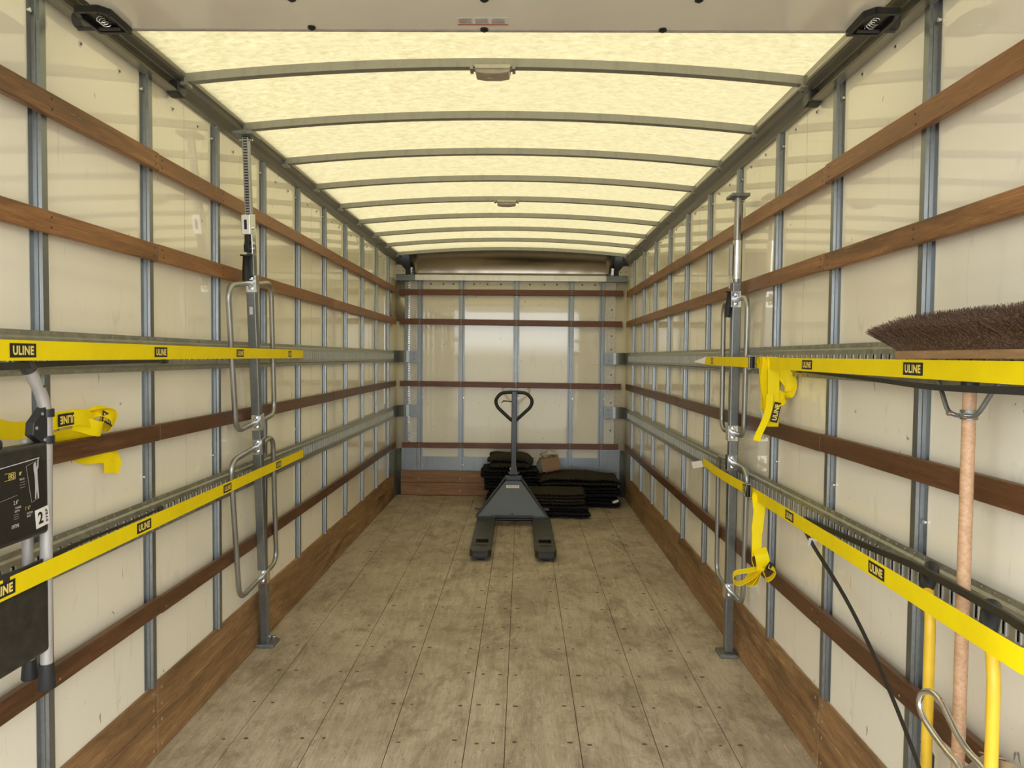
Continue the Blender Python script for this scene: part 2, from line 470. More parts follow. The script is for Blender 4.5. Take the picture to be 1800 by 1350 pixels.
def roof():
    b = MB(); n = 24; xs = [-1.32+2.64*i/n for i in range(n+1)]
    P = [(x, y, roofz(x)) for y in (YR-.02, 7.93) for x in xs]
    b.add(P, [(i, i+1, n+2+i, n+1+i) for i in range(n)], 0, True)
    o = b.build('ceiling', 'roof_fibreglass', origin=(0, 4, 2.64)); tag(o, 'translucent yellowish fibreglass roof skin glowing with daylight', 'ceiling', kind='structure')
roof()
def roof_rails():
    for sx, nm, dz in ((-1, 'left', .012), (1, 'right', -.012)):
        prof = [(1.285, 2.585), (1.272, 2.562), (1.262, 2.557), (1.258, 2.563), (1.262, 2.574), (1.246, 2.590), (1.226, 2.600), (1.206, 2.606), (1.196, 2.612),
                (1.194, 2.620), (1.197, 2.632), (1.197, 2.652), (1.30, 2.652), (1.30, 2.585)]
        prof = [(sx*x, z+dz) for x, z in prof]
        b = MB(); b.prism(prof, 'Y', YR, 8.0)
        y = 2.95
        while y < 7.8:
            b.cyl((sx*1.21, y-.03, 2.600+dz), (sx*1.21, y-.03, 2.606+dz), .006, 8, 1); y += DY
        o = b.build('roof_rail', ['rail_steel', 'rivet_head'], origin=(sx*1.24, 4, 2.56), bevel=.0015, seg=1)
        tag(o, 'long galvanized roof rail along the top of the %s wall' % nm, 'roof rail', 'roof rails')
roof_rails()
def bows():
    for k in range(9):
        y = 2.871+DY*k; b = MB(); n = 28; w = .036
        P = []
        for i in range(n+1):
            x = -1.20+2.40*i/n; z = roofz(x)-.004
            P += [(x, y, z-.033), (x, y+w, z-.033), (x, y+w, z), (x, y, z)]
        F = []
        for i in range(n):
            q = 4*i
            for a, c in ((0, 1), (1, 2), (2, 3), (3, 0)): F.append((q+a, q+c, q+4+c, q+4+a))
        b.add(P, F)
        for sx in (-1, 1):
            zz = roofz(1.19)-.05
            b.box((sx*1.185, y-.004, zz), (sx*1.215, y+w+.004, zz+.012), 0)
        o = b.build('roof_bow', 'bow_steel', origin=(0, y, 2.64))
        tag(o, 'curved grey steel roof bow, %s in the row counted from the raised door' % ORD[k], 'roof bow', 'roof bows')
bows()
def dome_lights():
    for k, (y, where) in enumerate(((2.871, 'nearest roof bow'), (2.871+4*DY, 'fifth roof bow, the farther lamp'))):
        zb = roofz(0)-.037; c = (.0, y+.018, zb)
        t = empty('ceiling_light', c, 'small oblong dome light fixed under the %s' % where, 'ceiling light', 'dome lights')
        b = MB(); b.prism([(-.072, zb), (-.066, zb-.016), (.066, zb-.016), (.072, zb)], 'Y', y-.028, y+.064)
        b.build('housing', 'lamp_housing', t, bevel=.004)
        b = MB(); b.prism([(-.068, zb-.016), (-.064, zb-.028), (-.03, zb-.034), (.03, zb-.034), (.064, zb-.028), (.068, zb-.016)], 'Y', y-.024, y+.060)
        b.build('lens', 'lamp_lens', t, bevel=.004)
        for s in (-1, 1):
            b = MB(); b.box((s*.082-.006, y-.006, zb-.010), (s*.082+.006, y+.046, zb+.010)); b.box((s*.070, y+.006, zb-.008), (s*.086, y+.03, zb-.002))
            b.build('clip', 'bow_steel', t)
dome_lights()

# ------------------------------------------------------------------ studs, slats, kick boards, tracks
def stud_mesh(b, X, sx, y, z0, z1):
    """hat section against the side wall; y = far edge of its face"""
    f = .026; fl = .018; X0 = sx*(XP-.0015); X1 = sx*XS; t = sx*.0
    prof = [(X0, y-f-fl-.007), (X0, y-f-.007), ((X0+X1)/2, y-f-.0055), ((X0+X1)/2+(X1-X0)*.06, y-f-.002), (X1, y-f), (X1, y), (X0, y+.004), (X0, y+fl+.004)]
    back = [(p[0]+sx*.0012, p[1]) for p in prof]
    n = len(prof)
    P = [(p[0], p[1], z) for z in (z0, z1) for p in prof]
    b.add(P, [(i, i+1, n+i+1, n+i) for i in range(n-1)])
    q = sx*(XP-.002)
    for z in (z1-.06, 1.09):
        yy = y-f-fl-.001
        b.cyl((q, yy, z), (q-sx*.007, yy, z), .0065, 8, 1)
def studs():
    for sx, side in ((-1, 'left'), (1, 'right')):
        for k in range(-1, 10):
            y = Y0+DY*k; b = MB(); stud_mesh(b, 0, sx, y, .285, 2.566 if sx < 0 else 2.545)
            o = b.build('wall_stud', ['galv', 'zinc'], origin=(sx*XS, y, .285))
            if k < 0: lab = 'galvanized steel stud on the %s wall outside the near edge of the photo' % side
            else: lab = 'galvanized steel stud on the %s wall, %s in view from the near edge' % (side, ORD[k])
            tag(o, lab, 'wall stud', 'side wall studs')
    for i, (a, c) in enumerate(((-1.044, -.988), (-.586, -.522), (.024, .085), (.629, .689), (.978, 1.033))):
        m = (a+c)/2; b = MB(); Y1 = 8.121; Y2 = YB-.001
        prof = [(m-.034, Y2), (m-.016, Y2), (m-.014, Y1), (m+.014, Y1), (m+.016, Y2), (m+.034, Y2)]
        n = 6; b.add([(p[0], p[1], z) for z in (.20, 2.385) for p in prof], [(j, j+1, n+j+1, n+j) for j in range(n-1)])
        b.cyl((m+.026, Y2, 1.09), (m+.026, Y2-.006, 1.09), .007, 8, 1); b.cyl((m+.026, Y2, .34), (m+.026, Y2-.006, .34), .008, 8, 1)
        o = b.build('wall_stud', ['galv', 'zinc'], origin=(m, Y1, .2))
        tag(o, 'galvanized steel stud on the back wall, %s from its left end' % ORD[i], 'wall stud', 'back wall studs')
studs()
def slats():
    rows = {-1: [(2.222, 2.287), (1.888, 1.953), (1.222, 1.284), (.562, .626)], 1: [(2.192, 2.259), (1.874, 1.938), (1.207, 1.272), (.556, .624)]}
    names = ['topmost', 'second from top', 'third from top', 'lowest']
    segs = [(.12, 2.724), (2.728, 5.25), (5.254, 7.86)]
    sn = ['near', 'middle', 'far']
    rng = random.Random(5)
    for sx, side in ((-1, 'left'), (1, 'right')):
        for r, (z0, z1) in enumerate(rows[sx]):
            for j, (a, c) in enumerate(segs):
                dz = rng.uniform(-.002, .002)+(0.004 if j == 0 and r == 3 else 0); dx = rng.uniform(0, .0015) + (.005 if j == 0 and r in (0, 3) else 0)
                b = MB(); b.box((sx*(XS-.0005), a, z0+dz), (sx*(1.231-dx), c, z1+dz), 0)
                ends = [a+.03, c-.03]+[Y0+DY*k-.013 for k in range(-3, 10) if a+.1 < Y0+DY*k < c-.1]
                for y in ends:
                    for z in (z0+.018, z1-.018):
                        X = sx*(1.231-dx); m = 1 if r < 3 or rng.random() < .5 else 2
                        yy = y+rng.uniform(-.004, .004)
                        b.cyl((X, yy, z+dz), (X-sx*.0006, yy, z+dz), .0038, 8, m)
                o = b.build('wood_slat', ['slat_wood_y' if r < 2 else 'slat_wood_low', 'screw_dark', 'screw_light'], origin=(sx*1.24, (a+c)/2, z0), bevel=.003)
                lab = 'brown hardwood tie slat on the %s wall, %s row, %s board of three' % (side, names[r], sn[j])
                tag(o, lab, 'wooden slat', 'side wall slats')
    for r, (z0, z1, zr0, zr1, x0, x1) in enumerate(((2.224, 2.286, 2.228, 2.291, -1.235, 1.226), (1.902, 1.965, 1.888, 1.951, -1.234, 1.222), (1.216, 1.275, 1.199, 1.262, -1.231, 1.216), (.530, .590, .532, .594, -1.206, 1.194))):
        b = MB(); Ya, Yb = 8.100, 8.120
        b.add([(x0, Ya, z0), (x1, Ya, zr0), (x1, Yb, zr0), (x0, Yb, z0), (x0, Ya, z1), (x1, Ya, zr1), (x1, Yb, zr1), (x0, Yb, z1)],
              [(3, 2, 1, 0), (4, 5, 6, 7), (0, 1, 5, 4), (1, 2, 6, 5), (2, 3, 7, 6), (3, 0, 4, 7)])
        for x in (-1.016, -.554, .054, .659, 1.005):
            t = (x-x0)/(x1-x0); zz = z0+(zr0-z0)*t
            for d in (.018, .044): b.cyl((x, Ya, zz+d), (x, Ya-.001, zz+d), .005, 8, 1)
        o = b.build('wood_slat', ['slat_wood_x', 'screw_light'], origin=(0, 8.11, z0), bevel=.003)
        tag(o, 'dark reddish wooden slat across the back wall, %s of four' % names[r], 'wooden slat', 'back wall slats')
slats()
def kicks():
    segs = [(.12, 2.748), (2.752, 5.28), (5.284, 7.93)]; sn = ['near', 'middle', 'far']
    for sx, side in ((-1, 'left'), (1, 'right')):
        for r, (z0, z1) in enumerate(((.002, .158), (.160, .283))):
            for j, (a, c) in enumerate(segs):
                dz = (.0, .006, 0)[j] if r else 0
                b = MB(); b.box((sx*(XP-.0005), a, z0), (sx*XK, c, z1+dz), 0)
                for y in (a+.03, c-.03, (a+c)/2):
                    for z in (z0+.03, z1-.03): b.cyl((sx*XK, y, z), (sx*(XK-.0008), y, z), .006, 8, 1)
                o = b.build('kick_board', ['kick_wood_y', 'screw_light'], origin=(sx*XK, (a+c)/2, z0), bevel=.004)
                tag(o, 'worn %s scuff board at the foot of the %s wall, %s board of three' % ('upper' if r else 'lower', side, sn[j]), 'kick board', 'kick boards')
    for r, (z0, z1) in enumerate(((.004, .143), (.147, .276))):
        b = MB(); b.box((-1.217, 8.10, z0), (1.18, 8.122, z1))
        for x in (-1.016, -.554, .054, .659):
            b.cyl((x, 8.10, (z0+z1)/2-.02), (x, 8.099, (z0+z1)/2-.02), .008, 8, 1)
        o = b.build('kick_board', ['kick_wood_x', 'screw_light'], origin=(0, 8.11, z0), bevel=.004)
        tag(o, '%s wooden kick board at the foot of the back wall' % ('lighter upper' if r else 'darker lower'), 'kick board', 'kick boards')
kicks()
def tracks():
    pitch = .0508
    for sx, side in ((-1, 'left'), (1, 'right')):
        for r, (zc, nm) in enumerate(((1.545 if sx < 0 else 1.540, 'upper'), (.943, 'lower'))):
            b = MB(); A = YR+.03; N = int((7.76-A)/pitch); B = A+N*pitch
            hh = .0635
            xs = lambda d: sx*(1.2495-d)
            prof = [(-hh, 0), (-hh, .002), (-hh+.016, .002), (-hh+.022, .010), (-.030, .010)]
            strips = prof+[(-z, d) for z, d in prof[::-1]]
            # plain bands
            for i in range(len(strips)-1):
                if i == 4: continue
                (za, da), (zb, db) = strips[i], strips[i+1]
                b.add([(xs(da), A, zc+za), (xs(da), B, zc+za), (xs(db), B, zc+zb), (xs(db), A, zc+zb)], [(0, 1, 2, 3)])
            # slotted band
            za, zb = -.030, .030; X = xs(.010); Xi = xs(.0065); sw = .014
            for k in range(N):
                y0 = A+k*pitch; ya = y0+(pitch-sw)/2; yb = ya+sw; y1 = y0+pitch
                s = 0 if (k+3) % 12 else .0   
                P = [(X, y0, zc+za), (X, ya, zc+za), (X, ya, zc+zb), (X, y0, zc+zb), (X, yb, zc+za), (X, y1, zc+za), (X, y1, zc+zb), (X, yb, zc+zb),
                     (X, ya, zc+za+.003), (X, yb, zc+za+.003), (X, ya, zc+zb-.003), (X, yb, zc+zb-.003)]
                b.add(P, [(0, 1, 2, 3), (4, 5, 6, 7), (1, 4, 9, 8), (10, 11, 7, 2)])
                # rolled rims of the slot, going in
                for (p, q) in (((ya, za+.003), (ya, zb-.003)), ((yb, za+.003), (yb, zb-.003)), ((ya, za+.003), (yb, za+.003)), ((ya, zb-.003), (yb, zb-.003))):
                    b.add([(X, p[0], zc+p[1]), (X, q[0], zc+q[1]), (Xi, q[0], zc+q[1]), (Xi, p[0], zc+p[1])], [(0, 1, 2, 3)], 1)
                for yy in (ya-.003, yb): b.box((X-sx*.0032, yy, zc+za+.005), (Xi, yy+.003, zc+zb-.005), 1)
                b.add([(Xi, ya, zc+za), (Xi, yb, zc+za), (Xi, yb, zc+zb), (Xi, ya, zc+zb)], [(0, 1, 2, 3)], 2)
                ym = y0+pitch*.5
                for zz in (-hh+.008, hh-.008):
                    b.cyl((xs(.002), ym, zc+zz), (xs(.0042), ym, zc+zz), .0035, 6, 0)
            b.box((sx*1.2705, A, zc-.05), (sx*1.2690, B, zc+.05), 2)
            o = b.build('logistics_track', ['track_steel', 'slot_rim', 'galv_dark'], origin=(sx*XS, 4, zc))
            tag(o, '%s slotted galvanized cargo track running along the %s wall' % (nm, side), 'cargo track', 'cargo tracks')
            # bracket that carries the track round the corner
            b = MB(); c = (sx*1.13, 8.0); R = .118
            pts = [(sx*1.2475, 7.62)]+[(c[0]+sx*R*math.cos(math.radians(a)), c[1]+R*math.sin(math.radians(a))) for a in range(0, 91, 15)]+[(sx*1.03, 8.1185)]
            n = len(pts)
            P = [(x, y, z) for z in (zc-.064, zc+.064) for x, y in pts]
            b.add(P, [(i, i+1, n+i+1, n+i) for i in range(n-1)])
            for z in (-.03, .03): b.cyl((sx*1.08, 8.1185, zc+z), (sx*1.08, 8.114, zc+z), .007, 8)
            o = b.build('corner_bracket', 'galv', origin=(sx*1.2, 8, zc))
            md = o.modifiers.new('s', 'SOLIDIFY'); md.thickness = .003
            tag(o, 'bent steel bracket wrapping the back %s corner at the %s track' % (side, nm), 'bracket', 'corner brackets')
tracks()

# ------------------------------------------------------------------ back corners, header, front cap
def back_corner():
    for sx, side in ((-1, 'left'), (1, 'right')):
        def wrap(R, x_in, y_side, z0, z1, name, mat, lab, cat, off=0.):
            c = (sx*(1.2705-R-off), YB-.003-off-R)
            pts = [(sx*(1.2705-off), y_side)]+[(c[0]+sx*R*math.cos(math.radians(a)), c[1]+R*math.sin(math.radians(a))) for a in range(0, 91, 10)]+[(sx*x_in, YB-.003-off)]
            b = MB(); n = len(pts); b.add([(x, y, z) for z in (z0, z1) for x, y in pts], [(i, i+1, n+i+1, n+i) for i in range(n-1)], 0, True)
            o = b.build(name, mat, origin=(sx*1.25, 8.1, z0)); md = o.modifiers.new('s', 'SOLIDIFY'); md.thickness = .002
            return tag(o, lab, cat)
        wrap(.10, 1.15, 7.62, .30, 2.39, 'rounded_corner_lining', 'cream_post', 'curved cream lining closing the back %s corner' % side, 'corner lining')
        wrap(.098, 1.217, 7.66, .0, .52, 'corner_guard', 'galv_dark', 'dark steel guard low in the back %s corner' % side, 'corner guard', .004)
        b = MB()
        b.box((sx*1.150, YB-.009, .28), (sx*1.060, YB-.004, 2.385), 0)
        o = b.build('wall_strip', 'panel_white', origin=(sx*1.1, YB-.006, .28))
        tag(o, 'pale riveted joint strip beside the back %s corner' % side, 'wall strip', 'joint strips')
        b = MB(); b.box((sx*1.215, 8.125, .0), (sx*(1.05 if sx < 0 else 1.02), 8.132, .535))
        for z in (.33, .45): b.cyl((sx*1.10, 8.125, z), (sx*1.10, 8.121, z), .008, 8)
        o = b.build('corner_plate', 'galv', origin=(sx*1.13, 8.13, 0)); tag(o, 'flat galvanized plate beside the back %s corner above the kick boards' % side, 'steel plate')
        # dark recess over the corner, pale gusset
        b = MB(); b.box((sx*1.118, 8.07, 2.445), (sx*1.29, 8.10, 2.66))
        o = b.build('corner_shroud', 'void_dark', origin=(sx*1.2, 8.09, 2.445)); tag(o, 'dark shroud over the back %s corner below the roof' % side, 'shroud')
        b = MB(); b.prism([(sx*1.284, 2.446), (sx*1.168, 2.446), (sx*1.168, 2.492), (sx*1.215, 2.548), (sx*1.255, 2.552), (sx*1.262, 2.545), (sx*1.284, 2.545)], 'Y', 8.060, 8.066)
        for x, z in ((1.245, 2.485), (1.188, 2.480)): b.cyl((sx*x, 8.06, z), (sx*x, 8.056, z), .006, 8, 1)
        o = b.build('gusset_plate', ['cream_post', 'rivet_head'], origin=(sx*1.2, 8.06, 2.446)); tag(o, 'pale cut-corner gusset plate on the back header at its %s end' % side, 'gusset plate')
    b = MB(); R = .094; c = (-1.266+R, YB-.008-R)
    pts = [(-1.266, 7.68)]+[(c[0]-R*math.cos(math.radians(a)), c[1]+R*math.sin(math.radians(a))) for a in range(0, 91, 9)]+[(-1.152, YB-.008)]
    n = len(pts); b.add([(x, y, z) for z in (1.93, 2.378) for x, y in pts], [(i, i+1, n+i+1, n+i) for i in range(n-1)], 0, True)
    o = b.build('corner_sheet', 'corner_metal', origin=(-1.2, 8.1, 1.93)); o.modifiers.new('s', 'SOLIDIFY').thickness = .001
    tag(o, 'shiny bent metal sheet in the upper back left corner', 'metal sheet')
    b = MB(); b.box((-1.186, 8.138, .54), (-1.152, 8.147, 2.375)); o = b.build('steel_strip', 'galv', origin=(-1.17, 8.14, .54), bevel=.001, seg=1)
    tag(o, 'narrow grey steel strip up the back left corner beside the perforated one', 'metal strip')
    b = MB(); b.cyl((-1.13, YB-.006, .3), (-1.13, YB-.006, 2.38), .006, 6)
    for i in range(80):
        z = .32+i*.0257; b.box((-1.150, YB-.016, z), (-1.132, YB-.009, z+.018))
    o = b.build('perforated_strip', 'zinc', origin=(-1.14, YB-.01, .3)); tag(o, 'bright perforated metal strip up the back wall near its left corner', 'metal strip')
    b = MB(); b.box((-1.05, YB-.006, .0), (1.02, YB-.001, .43)); o = b.build('scuff_plate', 'galv', origin=(0, YB, 0))
    tag(o, 'galvanized sheet across the bottom of the back wall', 'scuff plate')
    t = empty('back_header', (0, 8.06, 2.38), 'metal header beam across the top of the back wall', 'header beam')
    b = MB(); b.box((-1.062, 8.062, 2.381), (1.035, 8.118, 2.444)); b.build('beam', 'alu_bar', t, bevel=.002)
    for sx, x0 in ((-1, 1.064), (1, 1.037)):
        b = MB(); b.box((sx*x0, 8.064, 2.379), (sx*1.276, 8.118, 2.442))
        for z in (2.395, 2.412, 2.429): b.cyl((sx*(x0+.02), 8.064, z), (sx*(x0+.02), 8.06, z), .004, 8)
        tag(b.build('end_bracket', 'galv_dark', t), 'dark grey steel end bracket')
    # curved aluminium front sheet
    b = MB(); n = 12; pts = []
    for i in range(n+1):
        a = math.radians(90*i/n); pts.append((8.12-.26*(1-math.cos(a)), 2.445+.215*math.sin(a)))
    m = 24; xs = [-1.118+2.236*i/m for i in range(m+1)]
    P = []
    for y, z in pts:
        for x in xs:
            t_ = (z-2.445)/.215
            P.append((x, y+.004*math.sin(x*23)*(1-t_), z+t_*(.035*(1-(x/1.118)**2))))
    F = [(j*(m+1)+i, j*(m+1)+i+1, (j+1)*(m+1)+i+1, (j+1)*(m+1)+i) for j in range(n) for i in range(m)]
    b.add(P, F, 0, True)
    for sx in (-1, 1):
        for y, z in pts[:8]: b.cyl((sx*1.10, y-.001, z), (sx*1.10, y-.004, z), .004, 6, 1)
    o = b.build('front_cap_sheet', ['alu_sheet', 'rivet_head'], origin=(0, 8, 2.445)); md = o.modifiers.new('s', 'SOLIDIFY'); md.thickness = .002
    tag(o, 'curved shiny aluminium sheet between back header and roof', 'metal sheet')
    b = MB(); b.box((-1.30, 7.80, 2.745), (1.30, 8.20, 2.80)); b.box((-1.30, 8.135, 2.40), (1.30, 8.20, 2.80))
    o = b.build('wall_front_cap', 'void_dark', origin=(0, 8.1, 2.4)); tag(o, 'dark nose cap closing the box above the back wall', 'wall', kind='structure')
back_corner()

# ------------------------------------------------------------------ raised roll-up door and its tracks
def door():
    Z = 2.529
    b = MB()
    for i, (a, c) in enumerate(((.15, .66), (.664, 1.19), (1.194, 1.72), (1.724, 2.243))): b.box((-1.105, a, Z), (1.118, c, Z+.02))
    d = b.build('door_1', 'door_skin', origin=(0, 1.2, Z), bevel=.002); tag(d, 'raised roll-up door lying overhead below the roof', 'door', kind='structure')
    b = MB(); b.box((-1.105, 2.243, Z-.003), (1.118, 2.252, Z+.022)); tag(b.build('edge_seal', 'grey_ink', d), 'dark mauve edge strip')
    for x, y in ((-.515, 2.225), (.002, 2.235), (.536, 2.235), (.012, 2.05), (.60, 2.05), (-.52, 2.05)):
        b = MB(); b.cyl((x, y, Z), (x, y, Z-.005), .012, 12); b.cyl((x, y, Z-.005), (x, y, Z-.009), .006, 8); b.build('bolt', 'black_metal', d)
    s = patch('warning_sticker', (0, 2.185, Z-.0005), (1, 0, 0), (0, -1, 0), .150, .050, 'panel_white', d)
    patch('red_band', (0, 2.205, Z-.0013), (1, 0, 0), (0, -1, 0), .150, .006, 'red_ink', s)
    for k in range(3):
        b = MB(); 
        for r in range(5):
            b.box((-.070+.048*k, 2.168+.0065*r, Z-.0022), (-.030+.048*k-.004*(r % 2), 2.171+.0065*r, Z-.0014))
        b.build('small_print', 'grey_ink', s)
    for sx in (-1, 1):
        e = .0 if sx < 0 else .018
        q = lambda X, Y: (sx*(X+e), Y)
        b = MB(); out = [q(1.062, 2.236), q(1.058, 2.115), q(1.082, 2.088), q(1.150, 2.088), q(1.162, 2.130), q(1.162, 2.236)]
        inn = [q(1.074, 2.222), q(1.070, 2.120), q(1.088, 2.102), q(1.140, 2.102), q(1.150, 2.134), q(1.150, 2.222)]
        for i in range(6):
            j = (i+1) % 6; b.prism([out[i], out[j], inn[j], inn[i]], 'Z', Z-.020, Z-.001)
        h = b.build('roller_bracket', 'black_metal', d, bevel=.0015, seg=1)
        b = MB(); b.prism(inn, 'Z', Z-.005, Z-.001); b.build('bracket_base', 'black_metal', h)
        b = MB(); cx_, cy_ = sx*(1.108+e), 2.165
        b.tube([(cx_+.013*math.cos(i*.9), cy_-.022+.0018*i, Z-.014+.009*math.sin(i*.9)) for i in range(26)], .0020, 6); b.build('spring', 'zinc', h)
        b = MB(); b.cyl((sx*(1.085+e), 2.215, Z-.012), (sx*1.215, 2.215, Z-.012), .006, 10); b.cyl((sx*1.195, 2.215, Z+.012), (sx*1.222, 2.215, Z+.012), .022, 18); b.build('roller', 'dark_grip', h)
    for sx, side in ((-1, 'left'), (1, 'right')):
        t = empty('door_track', (sx*1.21, 1.5, 2.54), 'steel door track channel under the %s roof rail ending in a black stopper' % side, 'door track', 'door tracks')
        dz = .010 if sx < 0 else -.016
        b = MB(); zt, zb_ = 2.600+dz, 2.552+dz
        b.prism([(sx*1.228, zt), (sx*1.262, zt), (sx*1.262, zb_), (sx*1.222, zb_), (sx*1.219, zb_+.007), (sx*1.224, zb_+.008), (sx*1.228, zb_+.004), (sx*1.256, zb_+.006), (sx*1.256, zt-.006), (sx*1.228, zt-.004)], 'Y', YR, 2.90)
        b.build('channel', 'rail_steel', t, bevel=.001, seg=1)
        b = MB(); b.prism([(2.855, zb_-.004), (2.855, zt-.004), (2.905, zt-.004), (2.925, zt-.016), (2.928, zb_+.012), (2.912, zb_-.010), (2.89, zb_-.014)], 'X', sx*1.212, sx*1.263)
        b.build('stopper', 'black_plastic', t, bevel=.006)
        for y in (.8, 1.8, 2.75):
            b = MB(); b.box((sx*1.232, y, zt), (sx*1.258, y+.04, zt+.006)); b.build('hanger', 'rail_steel', t)
door()

# ------------------------------------------------------------------ yellow tie-down straps
def strap_label(c, A, B, flip, parent, w=.100):
    d = (Vector(B)-Vector(A)).normalized()           # towards the far end (+Y)
    if flip: d = -d
    up = Vector((0, 0, 1)); up = (up-d*up.dot(d)).normalized()
    logo(c, d, up, parent, w)
def at_y(A, B, y):
    A = Vector(A); B = Vector(B); return A+(B-A)*((y-A.y)/(B.y-A.y))
SW = .0475
def hook_end(p, sx, parent):
    b = MB(); b.box((sx*1.244, p[1]+.004, p[2]-.020), (sx*1.262, p[1]+.022, p[2]+.020)); b.box((sx*1.236, p[1]-.012, p[2]-.024), (sx*1.243, p[1]+.006, p[2]+.024))
    b.build('track_fitting', 'zinc', parent)
def left_straps():
    for A, B, nm, ys in (((-1.234, 4.52, 1.552), (-1.03, 1.608, 1.550), 'upper', (1.689, 2.428, 3.241, 4.055)),
                         ((-1.234, 4.52, .936), (-1.03, 1.60, 1.013), 'lower', (1.598, 2.311, 3.112, 3.948))):
        t = empty('tie_down_strap', A, '%s taut yellow webbing strap printed in black along the left wall' % nm, 'strap', 'yellow tie-down straps')
        N = 14; pts = [Vector(A)+(Vector(B)-Vector(A))*(i/N) for i in range(N+1)]
        if nm == 'upper':
            M1 = Vector((-1.146, 3.92, 1.552)); M2 = Vector((-1.142, 3.48, 1.552))
            pts = [Vector(A), M1, M2]+[M2+(Vector(B)-M2)*(i/10) for i in range(1, 11)]
            def at_y2(y): return M1+(Vector(A)-M1)*((y-M1.y)/(A[1]-M1.y)) if y > M1.y else M2+(Vector(B)-M2)*((M2.y-y)/(M2.y-B[1]))
        else:
            def at_y2(y): return at_y(A, B, y)
        e = at_y(A, B, 1.45); pts = pts+[e]+[Vector((-1.10, 1.20, B[2])), Vector((-1.238, .95, B[2]))]
        b = MB(); b.ribbon(pts, (0, 0, 1), SW)
        b.ribbon([Vector(A)+V(.0022, 0, 0), at_y(A, B, A[1]-.12)+V(.0022, 0, 0)], (0, 0, 1), SW)
        b.build('webbing', 'strap_yellow', t)
        for y in ys: strap_label(at_y2(y), B, A, False, t) if y < 3.5 or nm == 'lower' else strap_label(at_y2(y), (-1.146, 3.92, 1.552), A, False, t)
        hook_end(A, -1, t)
left_straps()
def buckle(c, d, up, nrm, parent, tilt=0):
    """metal cam buckle: base plate, frame and lever; d along strap"""
    c = Vector(c); d = Vector(d).normalized(); up = Vector(up).normalized(); n = Vector(nrm).normalized()
    b = MB(); b.obox(c+n*.004, d*.030, up*.028, n*.0012)
    for s in (-1, 1): b.obox(c+up*s*.028+n*.012, d*.030, up*.0015, n*.011)
    bk = b.build('buckle', 'zinc', parent, bevel=.001, seg=1)
    b = MB(); R = MATRIX_ROT = None
    q = c-d*.012+n*.020
    u2 = (up*math.cos(tilt)+d*math.sin(tilt)).normalized(); d2 = (d*math.cos(tilt)-up*math.sin(tilt)).normalized()
    for s in (-1, 1): b.obox(q+u2*s*.030, d2*.010, u2*.0035, n*.002)
    b.obox(q-d2*.011, d2*.0022, u2*.033, n*.002); b.obox(q+d2*.011, d2*.0022, u2*.033, n*.002)
    b.build('lever', 'zinc', bk, bevel=.001, seg=1)
    b = MB(); b.cyl(c+up*.030+n*.012, c-up*.030+n*.012, .008, 10); b.build('cam', 'black_metal', bk)
    return bk
